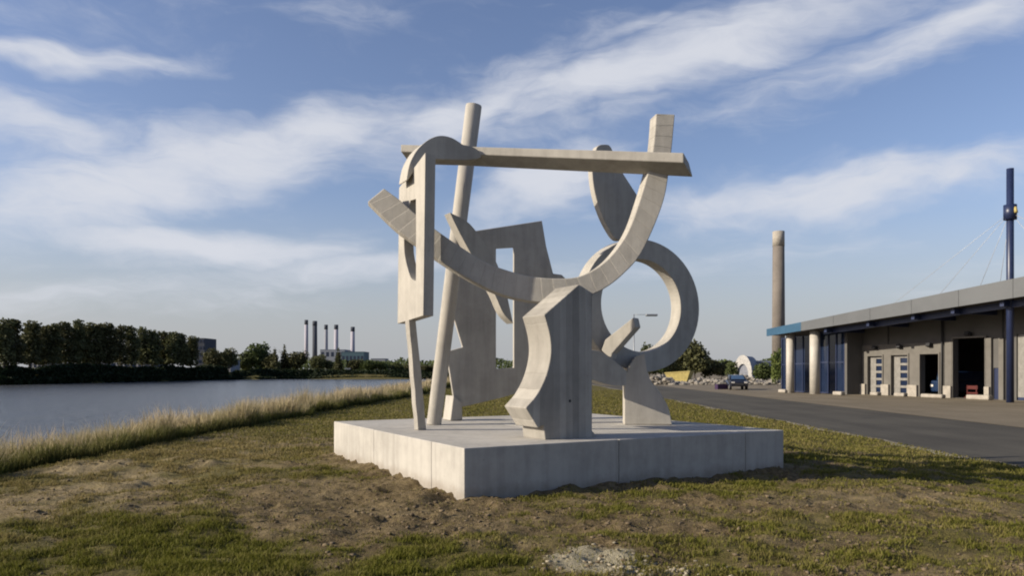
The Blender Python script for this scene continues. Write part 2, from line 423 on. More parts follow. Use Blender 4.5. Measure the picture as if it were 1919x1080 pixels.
def height(X, Y):
    z = np.zeros_like(X)
    z = z - 0.415 * sst(X, 4.2, 10.3)
    z = z - 0.40 * sst(Y, 24, 70) * sst(X, -6, 0) * (1 - sst(X, 5.2, 10.3))
    near = sst(-X, 7.4, 9.2) * 0.25 + sst(-X, 8.8, 17.0) * 4.3
    shore = np.interp(X, SHX, SHY); far = sst(Y - shore, -6, 7)
    z = z - near * (1 - far) + far * (X < -9) * 0.3
    # small relief: rutted soil and turf humps on the mound
    w = np.exp(-np.maximum(np.hypot(X * 0.8, Y - 9) - 9, 0) / 8) * (X < 10.2)
    z = z + w * ((fbm(X * 0.55 + 5, Y * 0.55 + 2, 3) - 0.5) * 0.16 + (fbm(X * 2.6, Y * 2.6 + 40, 3) - 0.5) * 0.11)
    gm = grassmask(X, Y)
    z = z + w * (1 - gm) * (fbm(X * 7 + 3, Y * 7, 3, 0.65) - 0.5) * 0.15
    d, u, v = plinth_dist(X, Y)
    z = z + np.where(d < 0.6, (0.045 + 0.05 * (fbm(X * 2.5, Y * 2.5 + 7, 3) - 0.4)) * (1 - np.clip(d / 0.6, 0, 1)) * np.where(v > 0.3, 1.0, 0.45), 0)
    # low turf ridge on the crest, left
    z = z + 0.14 * gau(X, Y, -6.6, 12.2, 0.9, 0.35) + 0.12 * gau(X, Y, -5.4, 12.9, 0.5, 0.25)
    return z
def grassmask(X, Y):
    n = 0.5 * fbm(X * 0.7 + 31, Y * 1.1 + 12, 4, 0.6) + 0.5 * fbm(X * 2.1 + 3, Y * 2.6 + 71, 4, 0.6)
    m = 0.60 + 3.0 * (n - 0.5)
    m = m - 1.0 * gau(X, Y, -2.1, 9.6, 1.5, 1.5) - 0.6 * gau(X, Y, -0.9, 8.1, 1.7, 0.6)
    m = m - 0.55 * gau(X, Y, 3.6, 9.3, 2.2, 0.5) - 0.45 * gau(X, Y, 5.9, 10.3, 1.2, 0.6) - 0.4 * gau(X, Y, 2.0, 7.9, 2.0, 0.35) - 0.9 * gau(X, Y, 0.75, 6.7, 0.5, 0.6)
    m = m + 0.35 * gau(X, Y, -3.4, 7.6, 1.6, 1.6) + 0.3 * gau(X, Y, -1.0, 6.2, 1.6, 0.5)
    d, u, v = plinth_dist(X, Y)
    m = m - 0.8 * np.exp(-np.maximum(d, 0) / 0.30)
    m = m + 0.35 * sst(X, 6.5, 9.5) + 0.4 * sst(Y, 17, 24)
    return np.clip(m, 0, 1)
def strawmask(X, Y):
    return np.clip(1.1 * gau(X, Y, -5.9, 13.0, 2.1, 5.5) + 0.5 * gau(X, Y, 5.5, 9.8, 2.2, 0.7) + 0.9 * (fbm(X * 1.3 + 80, Y * 1.8 + 5, 3) - 0.45), 0, 1)

# ------------------------------------------------------------------ ground, water, road
def spaced(lo, hi, dlo, dhi, step, ext):
    a = list(np.arange(dlo, dhi + 1e-6, step)); s = step; x = a[-1]
    while x < hi: s = min(s * 1.12, max(ext, abs(x) * 0.06)); x += s; a.append(x)
    s = step; x = a[0]; b = []
    while x > lo: s = min(s * 1.12, max(ext, abs(x) * 0.06)); x -= s; b.append(x)
    return np.array(b[::-1] + a)
gx = spaced(-5000, 5000, -9.5, 10.6, 0.075, 3.0); gy = spaced(-40, 8000, 4.6, 20, 0.07, 3.0)
XX, YY = np.meshgrid(gx, gy, indexing='ij'); ZZ = height(XX, YY)
nx, ny = XX.shape; idx = np.arange(nx * ny).reshape(nx, ny)
fc = np.stack([idx[:-1, :-1], idx[1:, :-1], idx[1:, 1:], idx[:-1, 1:]], -1).reshape(-1, 4)
sand = 1.25 * gau(XX, YY, 0.72, 6.62, 0.42, 0.5) + 0.5 * gau(XX, YY, 1.3, 6.2, 0.35, 0.2)
gmesh = mesh_np('ground', np.stack([XX, YY, ZZ], -1).reshape(-1, 3), fc, True, {'grass': grassmask(XX, YY).ravel(), 'straw': strawmask(XX, YY).ravel(), 'sand': np.clip(sand, 0, 1).ravel()})
def groundmat():
    m, g, b = newmat('earth_and_turf')
    p = pos(g)
    gr = g.n('ShaderNodeAttribute'); gr.attribute_name = 'grass'; sa = g.n('ShaderNodeAttribute'); sa.attribute_name = 'sand'
    n1 = g.noise(p, 2.2, 6, 0.62); n2 = g.noise(p, 13.0, 6, 0.7); n3 = g.noise(p, 70.0, 3, 0.6)
    soil = g.mix(g.rng(n2, 0.3, 0.7), (0.075, 0.055, 0.028), (0.20, 0.15, 0.08))
    straw = g.mix(g.rng(n3, 0.3, 0.7), (0.21, 0.165, 0.09), (0.40, 0.32, 0.18))
    stw = g.n('ShaderNodeAttribute'); stw.attribute_name = 'straw'
    soil = g.mix(g.m('MULTIPLY', stw.outputs['Fac'], g.rng(n2, 0.25, 0.6, 0.4, 0.95)), soil, straw)
    turf = g.mix(g.rng(n2, 0.3, 0.7), (0.052, 0.052, 0.010), (0.125, 0.108, 0.028))
    edge = g.m('ADD', gr.outputs['Fac'], g.m('MULTIPLY', g.m('SUBTRACT', n2, 0.5), 0.9))
    c = g.mix(g.rng(edge, 0.2, 0.9, 0.0, 0.75), soil, turf)
    s2 = g.rng(g.m('ADD', sa.outputs['Fac'], g.m('MULTIPLY', g.m('SUBTRACT', n2, 0.5), 0.8)), 0.35, 0.65)
    c = g.mix(s2, c, g.mix(n3, (0.24, 0.21, 0.14), (0.36, 0.32, 0.22)))
    g.put(b.inputs['Base Color'], c); b.inputs['Roughness'].default_value = 0.95; b.inputs['Specular IOR Level'].default_value = 0.1
    bump(g, b, g.m('ADD', n2, g.m('MULTIPLY', n3, 0.5)), 0.8, 0.05)
    return m
M['ground'] = groundmat()
tag(link('ground', gmesh, M['ground']), 'brown soil and patchy green turf mound', kind='structure')

def watermat():
    m, g, b = newmat('river_water')
    p = pos(g)
    n = g.m('ADD', g.noise(g.mapv(p, (0.9, 0.5, 1), rot=(0, 0, 0.5)), 1.0, 4, 0.6), g.m('MULTIPLY', g.noise(g.mapv(p, (0.22, 0.10, 1)), 1.0, 3, 0.5), 1.2))
    b.inputs['Base Color'].default_value = (0.07, 0.075, 0.08, 1); b.inputs['Roughness'].default_value = 0.2
    b.inputs['Specular IOR Level'].default_value = 0.5; b.inputs['IOR'].default_value = 1.33
    bump(g, b, n, 1.0, 0.5)
    return m
M['water'] = watermat()
wb = bmesh.new(); wv = [wb.verts.new(v) for v in ((-900, -40, WATER_Z), (-8, -40, WATER_Z), (-8, 420, WATER_Z), (-900, 420, WATER_Z))]; wb.faces.new(wv)
tag(link('river_water', bm_mesh('river_water', wb), M['water']), 'rippled grey blue river water', kind='structure')

def pavemat(name, c0, c1, scale, bs=0.4):
    m, g, b = newmat(name); p = pos(g)
    n1 = g.noise(p, 0.25, 5, 0.6); n2 = g.noise(p, scale, 5, 0.7); n3 = g.noise(g.mapv(p, (1.2, 0.05, 1)), 1.0, 4, 0.6)
    v = g.m('ADD', g.m('MULTIPLY', n1, 0.4), g.m('ADD', g.m('MULTIPLY', n2, 0.3), g.m('MULTIPLY', n3, 0.3)))
    g.put(b.inputs['Base Color'], g.mix(g.rng(v, 0.36, 0.64), c0, c1)); b.inputs['Roughness'].default_value = 0.9; b.inputs['Specular IOR Level'].default_value = 0.2
    bump(g, b, n2, bs, 0.01); return m
M['asphalt'] = pavemat('asphalt', (0.046, 0.042, 0.034), (0.082, 0.075, 0.060), 18)
M['yard'] = pavemat('yard_paving', (0.128, 0.106, 0.072), (0.19, 0.158, 0.112), 6)
M['verge'] = pavemat('gravel_verge', (0.17, 0.15, 0.11), (0.27, 0.24, 0.19), 25, 0.8)
def strip(name, left, right, z, mat, label):
    n = 240; ys = np.concatenate([np.linspace(2, 60, 170), np.linspace(61, 420, 71)])
    co = []; 
    for y in ys: co += [(left(y), y, z), (right(y), y, z)]
    f = np.array([[2 * i, 2 * i + 1, 2 * i + 3, 2 * i + 2] for i in range(len(ys) - 1)])
    return tag(link(name, mesh_np(name, np.array(co), f), mat), label, kind='structure')
wob = lambda y: 0.16 * math.sin(y * 0.9) + 0.10 * math.sin(y * 2.3 + 1) + 0.05 * math.sin(y * 5.7)
strip('gravel_verge', lambda y: 10.48 + 1.2 * wob(y), lambda y: 11.0, ROAD_Z - 0.006, M['verge'], 'pale gravel edge between turf and road')
strip('road', lambda y: 10.72 + 0.5 * wob(y), lambda y: 17.8, ROAD_Z, M['asphalt'], 'grey asphalt road beside the mound')
strip('paved_yard', lambda y: 17.8 + 0.03, lambda y: 130.0, ROAD_Z + 0.004, M['yard'], 'brown paved yard before the depot')

# ------------------------------------------------------------------ plinth
plinth = thing('concrete_plinth', 'low square pale concrete plinth under the abstract sculpture', 'plinth', (PC[0], PC[1], 0), PA)
def lbox(bm, u0, u1, v0, v1, z0, z1): bx(bm, ((u0 + u1) / 2, (v0 + v1) / 2, (z0 + z1) / 2), (u1 - u0, v1 - v0, z1 - z0))
bm = bmesh.new(); lbox(bm, 0.02, PU - 0.02, 0.02, PV - 0.02, -0.5, PH - 0.012); core = link('core', bm_mesh('core', bm), M['plinth'], plinth, False)
cu = [0, 2.45, 4.96, PU]; cv = [0, 1.04, 3.41, PV]; gp = 0.005
for i in range(3):
    for j in range(3):
        bm = bmesh.new(); lbox(bm, cu[i] + gp * (i > 0), cu[i + 1] - gp * (i < 2), cv[j] + gp * (j > 0), cv[j + 1] - gp * (j < 2), -0.45, PH + random.uniform(-0.002, 0.002))
        if i == 1 and j == 1: bm.free(); bm = bmesh.new(); lbox(bm, cu[1] + gp, cu[2] - gp, cv[1] + gp, cv[2] - gp, PH - 0.1, PH)
        bev(link('slab', bm_mesh('slab', bm), M['plinth'], plinth, False), 0.012)

# ------------------------------------------------------------------ sculpture
S = thing('abstract_sculpture', 'tall abstract sculpture of interlocked concrete slabs, arcs and poles on the plinth', 'sculpture', (0.9, 12.6, PH))
PHI = 29.6
# tall pillar with a waisted profile
plA = Plane(1022, 10.8, PHI)
slab('pillar', plA, outline([(1085, 533), (1020, 590)], [(1020, 590), (1030, 628), (1032, 665), (1023, 705), (1006, 740), (985, 765)], [(985, 765), (1008, 803)], [(1008, 803), (1019, 798)], [(1019, 798), (1022, 826)], [(1022, 826), (1117, 820.5)], [(1117, 820.5), (1114, 812)], [(1114, 812), (1110, 808)], [(1110, 808), (1110, 556)], [(1110, 556), (1113, 551)], [(1113, 551), (1085, 533)]),
     0.62, M['conc_board'], S)
bm = bmesh.new(); tube(bm, plA.to3(1068, 752) + Vector((plA.n.x, plA.n.y, 0)) * -0.02, plA.to3(1068, 752) + Vector((plA.n.x, plA.n.y, 0)) * 0.0015, 0.022, seg=14)
link('tie_hole', bm_mesh('tie_hole', bm), M['dark'], S)
# great smiling arc
plB = Plane(779, 11.95, -4)
inner = [(1229.6, 212.6), (1227, 250), (1223, 285), (1214, 325), (1199, 375), (1179, 430), (1152, 472), (1122, 500), (1083, 519), (1037, 522), (990, 517), (945, 505), (905, 489), (867, 465), (837, 445), (808, 424), (779, 401), (748, 374), (719.5, 353)]
outer = [(689, 378), (718, 407), (746, 433), (779, 457), (815, 483), (873, 520), (927, 547), (968, 560), (1015, 567), (1065, 565), (1113, 551), (1145, 533), (1172, 510), (1197, 482), (1221, 436), (1244, 375), (1254, 320), (1260, 270), (1265, 214)]
cB = plB.to3(985, 250)
slab('curved_beam', plB, outline(inner, [(719.5, 353), (689, 378)], outer, [(1265, 214), (1229.6, 212.6)]), 0.28, M['conc_arc'], S, ext_dir=(-0.17, 0.985))
# stub that ties the arc to the pillar
boxpart('tie_block', S, M['conc'], P(1084, 583, 11.8), (0.17, 0.6, 0.2))
# upright panel with a slot, on the left
plC = Plane(794, 11.5, -62)
slab('slotted_panel', plC, [(797, 286), (793, 592), (745, 607), (748, 352)], 0.17, M['conc'], S, ext_dir=(math.cos(R(31)), math.sin(R(31))),
     holes=[outline([(769, 376), (779.3, 373)], [(779.3, 373), (779.3, 527)], [(779.3, 527), (770, 521), (763, 500), (758, 475), (757, 450)], [(757, 450), (769, 376)])])
# slender leg under the panel
def prism(name, p0, p1, r0, r1, seg, mat, rot=0.0, bevel=0.01):
    bm = bmesh.new(); tube(bm, p0, p1, r0, r1, seg); 
    o = link(name, bm_mesh(name, bm), mat, S)
    return bev(o, bevel) if bevel else o
def bar(name, p0, p1, w0, w1, dep, ang, mat, jag=0.0):
    """upright bar of rectangular section, turned by ang, with slightly uneven hewn edges"""
    bm = bmesh.new(); rings = []; n = 9
    ca, sa = math.cos(ang), math.sin(ang)
    for i in range(n):
        t = i / (n - 1); c = p0.lerp(p1, t); w = w0 + (w1 - w0) * t
        w *= 1 + jag * random.uniform(-1, 1); o = jag * w * random.uniform(-.4, .4)
        rings.append([bm.verts.new((c.x + ca * (a * w / 2 + o) - sa * b * dep / 2, c.y + sa * (a * w / 2 + o) + ca * b * dep / 2, c.z)) for a, b in ((-1, -1), (1, -1), (1, 1), (-1, 1))])
    for i in range(n - 1):
        for k in range(4): bm.faces.new((rings[i][k], rings[i][(k + 1) % 4], rings[i + 1][(k + 1) % 4], rings[i + 1][k]))
    bm.faces.new(rings[0][::-1]); bm.faces.new(rings[-1])
    return bev(link(name, bm_mesh(name, bm), mat, S), 0.01)
ptop = P(769, 600, 12.0); pbot = P(788, 806, 12.6); pbot.z = PH
bar('leg', pbot, ptop, 0.16, 0.13, 0.13, R(38), M['conc'], 0.06)
# round pole
q0 = P(813, 797, 13.7); q0.z = PH
bm = bmesh.new(); tube(bm, q0, P(888, 197, 13.75), 0.13, 0.145, 28); me = bm_mesh('pole', bm)
for p in me.polygons: p.use_smooth = len(p.vertices) == 4
bev(link('pole', me, M['conc'], S), 0.015)
# arched cap
plJ = Plane(830, 12.1, PHI - 2)
slab('arched_cap', plJ, outline([(762, 337), (765, 318), (771, 299), (784, 278), (804, 261), (825, 254), (847, 258), (868, 271)], [(868, 271), (888, 276), (905, 289)], [(905, 289), (897, 297), (871, 300)], [(871, 300), (812, 298)], [(812, 298), (797, 291)], [(797, 291), (764, 338)], [(764, 338), (762, 337)]), 0.36, M['conc'], S)
# top beam: skewed section
bm = bmesh.new(); a = P(751, 270.5, 12.88); b_ = P(1281, 286, 11.3)
ax = (b_ - a).normalized(); bk = Vector((-ax.y, ax.x, 0)).normalized()
sec = [(0, 0, 0), (0, -0.135, 0), (0.31, -0.265, 0.10), (0.31, -0.06, 0.04)]
vl = [bm.verts.new(a + bk * s[0] + Vector((0, 0, s[1] * 0.9))) for s in sec]
vr = [bm.verts.new(b_ + bk * s[0] + Vector((0, 0, s[1] * 1.08)) + ax * s[2]) for s in sec]
for k in range(4): bm.faces.new((vl[k], vl[(k + 1) % 4], vr[(k + 1) % 4], vr[k]))
bm.faces.new(vl); bm.faces.new(vr[::-1])
bev(link('top_beam', bm_mesh('top_beam', bm), M['conc'], S), 0.012)
# hanging blade behind the beam
plH = Plane(1150, 13.05, 28)
slab('hanging_blade', plH, outline([(1119, 275), (1126, 271), (1140, 271), (1146, 277)], [(1146, 277), (1166, 322)], [(1166, 322), (1197, 370)], [(1197, 370), (1191, 400), (1178, 432), (1168, 450)], [(1168, 450), (1158, 450), (1148, 441), (1130, 408), (1116, 366), (1110, 325), (1112, 295), (1119, 275)]), 0.13, M['conc'], S)
# back panel with a window
plD = Plane(850, 14.8, 24)
slab('window_panel', plD, [(889, 433), (1016, 413.5), (1024, 462), (1037, 513), (1053, 515), (1062, 524), (1090, 532), (1086, 640), (1040, 716), (937, 747), (868, 763), (852, 760), (842, 693), (838, 672), (838, 659), (867, 651), (845, 577), (862, 500)],
     0.06, M['conc'], S, holes=[[(930, 466), (963, 464), (963, 690), (930, 692)]])
plD2 = Plane(850, 14.72, 26)
slab('panel_foot', plD2, [(850, 742), (866, 756), (867, 788.5), (850, 789), (844, 789), (847, 765)], 0.42, M['conc'], S)
# crescent wing
plM = Plane(850, 12.85, 29)
slab('crescent_wing', plM, outline([(843, 398), (874, 414), (893, 434), (914, 463), (932, 495), (946, 535), (953, 565), (962, 607)], [(962, 607), (943, 587), (927, 552), (905, 514), (880, 471), (858, 430), (843, 398)]), 0.24, M['conc'], S)
# big ring
plE = Plane(1202, 14.3, 33)
ul, ur, uil, uir = plE.uv(1092, 573)[0], plE.uv(1310.5, 573)[0], plE.uv(1127, 573)[0], plE.uv(1276, 573)[0]
zc = plE.uv(1202, 573)[1]; ro_z = 125 * 14.3 / F; ri_z = 87 * 14.3 / F
n = 72
ell = lambda a0, a1, b: [((a0 + a1) / 2 + (a1 - a0) / 2 * math.cos(2 * math.pi * i / n), zc + b * math.sin(2 * math.pi * i / n)) for i in range(n)]
o = link('ring', bm_mesh('ring', slab_uv(plE, ell(ul, ur, ro_z), [ell(uil, uir, ri_z)], 0.27)), M['conc'], S); bev(o, 0.012)
# ring foot
plF = Plane(1170, 13.7, -5)
slab('ring_foot', plF, outline([(1170, 797), (1170, 712)], [(1170, 712), (1178, 690), (1192, 668)], [(1192, 668), (1208, 662)], [(1208, 662), (1217, 708), (1237, 737), (1252, 763), (1260, 796.5)], [(1260, 796.5), (1170, 797)]), 0.5, M['conc'], S)
# low curved bracket between pillar and foot
plN = Plane(1140, 13.5, PHI)
slab('curved_bracket', plN, outline([(1098, 655), (1128, 660), (1150, 675), (1176, 697)], [(1176, 697), (1181, 712)], [(1181, 712), (1172, 723), (1140, 722), (1098, 708)], [(1098, 708), (1098, 655)]), 0.30, M['conc'], S)
# short stub block leaning in the ring
plG = Plane(1160, 13.45, -30)
slab('stub_block', plG, [(1187, 595), (1191, 613), (1147, 663), (1145, 674), (1127, 657), (1134, 637)], 0.26, M['conc'], S)

# ------------------------------------------------------------------ depot building on the right
Z0 = ROAD_Z + 0.004
A0 = (1893, 46.6)                                    # blue column: foot of the mast
plCol = Plane(*A0, -70.55)
n2 = plCol.n
def shifted(off):
    pl = Plane(*A0, -70.55); pl.p0 = pl.p0 + n2 * off; return pl
depot = thing('depot_building', 'low grey depot with sloping canopy roof and open garage doors', 'building', (plCol.p0.x, plCol.p0.y, Z0))
plW = shifted(-3.2); plFa = shifted(1.0)
def uvr(pl, x0, x1, y0, y1=None):
    """rectangle on the plane: u range from pixel columns, height range from rows (y1 None = ground)"""
    u0, zt = pl.uv((x0 + x1) / 2, y0); 
    ua = pl.uv(x0, y0)[0]; ub = pl.uv(x1, y0)[0]
    zb = Z0 if y1 is None else pl.uv((x0 + x1) / 2, y1)[1]
    return min(ua, ub), max(ua, ub), zb, zt
def rect(u0, u1, z0, z1): return [(u0, z0), (u1, z0), (u1, z1), (u0, z1)]
uL = plW.uv(1584, 700)[0]; uR = plW.uv(1919, 700)[0] + 14
fz = lambda pl, px, py: pl.uv(px, py)
(ft0u, ft0z), (ft1u, ft1z) = fz(plFa, 1440, 617), fz(plFa, 1919, 519)
(fb0u, fb0z), (fb1u, fb1z) = fz(plFa, 1442, 630), fz(plFa, 1919, 556)
def ext(u, a, b): return a[1] + (b[1] - a[1]) * (u - a[0]) / (b[0] - a[0])
topz = lambda u: ext(u, (ft0u, ft0z), (ft1u, ft1z)); botz = lambda u: ext(u, (fb0u, fb0z), (fb1u, fb1z))
uend = ft1u + 14
# openings in the wall
ops = {}
for k, (x0, x1, y0) in {'a': (1629, 1656, 668), 'b': (1673, 1704, 666), 'c': (1727, 1762, 664), 'd': (1789, 1849, 634), 'e': (1862, 1874, 690), 'f': (1905, 1990, 625)}.items():
    ops[k] = uvr(plW, x0, x1, y0)
zt_w = lambda u: botz(u) + 0.15
wall_o = [(uL, Z0 - 0.1), (uR, Z0 - 0.1), (uR, zt_w(uR)), (uL, zt_w(uL))]
holes = [rect(a, b, Z0 + 0.02, d) for (a, b, c, d) in ops.values()]
bm = slab_uv(plW, wall_o, holes, 0.35); wall = link('wall', bm_mesh('wall', bm), M['render'], depot)
# pale blockwork layer below the lintel line, slightly proud
ub0, ub1 = plW.uv(1606, 700)[0], plW.uv(1768, 700)[0]; zl = plW.uv(1690, 645)[1]
bm = slab_uv(plW, rect(ub0, ub1, Z0 - 0.1, zl), [rect(a, b, Z0 + 0.01, d) for k, (a, b, c, d) in ops.items() if k in 'abc'], 0.10, 0.12)
link('blockwork', bm_mesh('blockwork', bm), M['block'], depot)
for x0, x1, y0 in ((1774, 1788, 640), (1850, 1861, 634), (1875, 1884, 634)):
    u0, u1, zb, zt = uvr(plW, x0, x1, y0)
    link('pier', bm_mesh('pier', slab_uv(plW, rect(u0, u1, Z0, zt), [], 0.18, 0.19)), M['block'], depot)
for x0, x1 in ((1612, 1627), (1657, 1671), (1706, 1724), (1774, 1788), (1851, 1860)):   # white splash blocks at the foot of the piers
    u0, u1, zb, zt = uvr(plW, x0, x1, 722)
    link('pier_base', bm_mesh('pier_base', slab_uv(plW, rect(u0, u1, Z0, Z0 + 0.85), [], 0.2, 0.36)), M['kerbstone'], depot)
# inside: back wall, floor and ceiling so the open doors are dark rooms
bm = bmesh.new()
c = plW.at((uL + uR) / 2, 0, -9.0); bx(bm, (c.x, c.y, 2.6), (abs(uR - uL), 0.2, 6.4), plW.phi); link('rear_wall', bm_mesh('rear_wall', bm), M['render'], depot)
bm = bmesh.new(); c = plW.at(uL + 0.1, 0, -4.6); bx(bm, (c.x, c.y, 2.3), (0.2, 8.6, 5.4), plW.phi); link('side_wall', bm_mesh('side_wall', bm), M['render'], depot)
bm = bmesh.new(); c = plW.at(uR - 0.1, 0, -4.6); bx(bm, (c.x, c.y, 2.8), (0.2, 8.6, 6.4), plW.phi); link('side_wall', bm_mesh('side_wall', bm), M['render'], depot)
for k in ('c', 'd'):
    pass
# roof slab with canopy
bm = bmesh.new(); vs = []
for off, dt in ((0.0, 0.0), (-14.0, 0.0)):
    pl = shifted(1.0 + off)
    vs.append([bm.verts.new(pl.at(u, z)) for (u, z) in ((ft0u + 0.0, fb0z + 0.05), (uend, botz(uend) + 0.05), (uend, topz(uend) - 0.05), (ft0u, ft0z - 0.05))])
A_, B_ = vs
for q in ((A_[0], A_[1], A_[2], A_[3]), (B_[3], B_[2], B_[1], B_[0]), (A_[0], B_[0], B_[1], A_[1]), (A_[3], A_[2], B_[2], B_[3]), (A_[0], A_[3], B_[3], B_[0]), (A_[1], B_[1], B_[2], A_[2])): bm.faces.new(q)
link('roof', bm_mesh('roof', bm), M['soffit'], depot)
ublue = plFa.uv(1503, 610)[0]
def fascia_piece(name, u0, u1, mat):
    bm = bmesh.new(); q = []
    for off in (0.12, 0.004):
        q.append([bm.verts.new(plFa.at(u, z, off)) for (u, z) in ((u0, botz(u0)), (u1, botz(u1)), (u1, topz(u1)), (u0, topz(u0)))])
    for f in ((q[0][0], q[0][1], q[0][2], q[0][3]), (q[1][3], q[1][2], q[1][1], q[1][0])): bm.faces.new(f)
    for k in range(4): bm.faces.new((q[0][k], q[1][k], q[1][(k + 1) % 4], q[0][(k + 1) % 4]))
    return link(name, bm_mesh(name, bm), mat, depot)
fascia_piece('fascia_sheet', ft0u - 0.1, ublue, M['fascia_blue'])
nsh = 9
for i in range(nsh):
    ua = ublue + (uend - ublue) * i / nsh; ub = ublue + (uend - ublue) * (i + 1) / nsh
    fascia_piece('fascia_sheet', ua + 0.012, ub - 0.012, M['fascia'])
# dark blue beams under the canopy
for px in (1560, 1640, 1725, 1800, 1893):
    u = plCol.uv(px, 650)[0]; zb = botz(u) - 0.18
    p0 = plCol.at(u, zb, 0.7); p1 = plCol.at(u, zb, -3.1)
    boxpart('canopy_beam', depot, M['blue'], (p0 + p1) / 2, (0.26, 3.8, 0.34), plCol.phi)
um = (plCol.uv(1520, 650)[0] + uend) / 2
pa_, pb_ = plCol.uv(1545, 650)[0], uend
bm = bmesh.new(); q0, q1 = plCol.at(pa_, botz(pa_) - 0.22), plCol.at(pb_, botz(pb_) - 0.22)
vv = []
for p in (q0, q1):
    vv.append([bm.verts.new(p + Vector((n2.x * a, n2.y * a, b))) for a, b in ((0.11, -0.2), (0.11, 0.2), (-0.11, 0.2), (-0.11, -0.2))])
for k in range(4): bm.faces.new((vv[0][k], vv[0][(k + 1) % 4], vv[1][(k + 1) % 4], vv[1][k]))
bm.faces.new(vv[0][::-1]); bm.faces.new(vv[1]); link('edge_beam', bm_mesh('edge_beam', bm), M['blue'], depot)
# white round columns and the glazed corner
for px, r in ((1481, 0.34), (1527, 0.40)):
    u = plCol.uv(px, 700)[0]; p = plCol.at(u, Z0)
    tubepart('column', depot, M['white_col'], p, p + Vector((0, 0, botz(u) - Z0 + 0.1)), r, seg=28)
plGl = shifted(-1.6)
def glaz(x0, x1, y0, npane, nrow):
    u0, u1, zb, zt = uvr(plGl, x0, x1, y0); zt = botz((u0 + u1) / 2)
    fr = bmesh.new()
    for i in range(npane + 1):
        u = u0 + (u1 - u0) * i / npane; c = plGl.at(u, (Z0 + zt) / 2, 0.0); bx(fr, c, (0.09, 0.12, zt - Z0), plGl.phi)
    for j in range(nrow + 1):
        z = Z0 + 0.08 + (zt - Z0 - 0.16) * j / nrow; c = plGl.at((u0 + u1) / 2, z, 0.0); bx(fr, c, (u1 - u0, 0.10, 0.09), plGl.phi)
    wn = link('window', bm_mesh('window', fr), M['blue'], depot)
    for i in range(npane):
        for j in range(nrow):
            ua = u0 + (u1 - u0) * i / npane + 0.05; ub = u0 + (u1 - u0) * (i + 1) / npane - 0.05
            za = Z0 + 0.08 + (zt - Z0 - 0.16) * j / nrow + 0.05; zb = Z0 + 0.08 + (zt - Z0 - 0.16) * (j + 1) / nrow - 0.05
            o = link('pane', bm_mesh('pane', slab_uv(plGl, rect(ua, ub, za, zb), [], 0.02, -0.02)), M['glass'], None); 
            o.parent = wn; o.matrix_parent_inverse = (Matrix.Translation(depot.location)).inverted()
glaz(1490, 1520, 630, 2, 2); glaz(1538, 1583, 630, 3, 2); glaz(1466, 1476, 630, 1, 2)
u0 = plGl.uv(1583, 700)[0]; cG = plGl.at(u0 + 0.15, 0, -0.8); zt = botz(u0)
boxpart('return_wall', depot, M['render'], (cG.x, cG.y, (Z0 + zt) / 2), (0.3, 1.7, zt - Z0), plGl.phi)
u0, u1, zb, zt = uvr(plW, 1606, 1613, 690); link('side_door', bm_mesh('side_door', slab_uv(plW, rect(u0, u1, Z0, Z0 + 2.3), [], 0.06, 0.20)), M['blue'], depot)
# sectional doors: frame, slats and dark window rows
def sec_door(k, rows, blue_foot=True):
    u0, u1, zb, zt = ops[k]
    d = link('garage_door', bm_mesh('garage_door', slab_uv(plW, rect(u0 + 0.01, u1 - 0.01, Z0 + 0.03, zt - 0.01), [], 0.03, -0.16)), M['glass'], depot)
    kids = []
    for j in range(rows + 1):
        z = Z0 + 0.12 + (zt - Z0 - 0.24) * j / rows
        kids.append(link('slat', bm_mesh('slat', slab_uv(plW, rect(u0 + 0.02, u1 - 0.02, z - 0.09, z + 0.09), [], 0.05, -0.10)), M['blue'] if (j == 0 and blue_foot) else M['door_slat'], None))
    w = u1 - u0
    for ua, ub in ((u0 + 0.01, u0 + 0.40 * w), (u1 - 0.10, u1 - 0.01)):
        kids.append(link('stile', bm_mesh('stile', slab_uv(plW, rect(ua, ub, Z0 + 0.03, zt - 0.02), [], 0.04, -0.108)), M['door_slat'], None))
    for o in kids: o.parent = d; o.matrix_parent_inverse = Matrix.Translation(depot.location).inverted()
sec_door('a', 5); sec_door('b', 5); sec_door('f', 7)
u0, u1, zb, zt = ops['e']; link('side_door', bm_mesh('side_door', slab_uv(plW, rect(u0 + 0.01, u1 - 0.01, Z0 + 0.03, zt - 0.01), [], 0.05, -0.06)), M['blue'], depot)
# wall lamps over the doors, panel joints and a gutter pipe
for px, py in ((1645, 652), (1691, 650), (1747, 647), (1820, 626)):
    u, z = plW.uv(px, py); c = plW.at(u, z, 0.32); boxpart('wall_lamp', depot, M['dark'], c, (0.34, 0.3, 0.26), plW.phi, rx=R(-20))
for px in (1608, 1665, 1768, 1880):
    u = plW.uv(px, 620)[0]; za = plW.uv(px, 648)[1]; zb_ = zt_w(u) - 0.1
    link('joint_strip', bm_mesh('joint_strip', slab_uv(plW, rect(u - 0.06, u + 0.06, za, zb_), [], 0.05, 0.03)), M['dark'], depot)
u = plW.uv(1770, 700)[0]; q = plW.at(u, Z0, 0.25); tubepart('rain_pipe', depot, M['dark'], q, Vector((q.x, q.y, zt_w(u) - 0.1)), 0.06, seg=10)
for k in 'abcd':
    u0, u1, zb, zt = ops[k]
    fr = bmesh.new()
    for ua in (u0 - 0.05, u1 + 0.05): bx(fr, plW.at(ua, (Z0 + zt) / 2, 0.145), (0.1, 0.09, zt - Z0), plW.phi)
    bx(fr, plW.at((u0 + u1) / 2, zt + 0.06, 0.145), (u1 - u0 + 0.2, 0.09, 0.12), plW.phi)
    link('door_frame', bm_mesh('door_frame', fr), M['block'], depot)
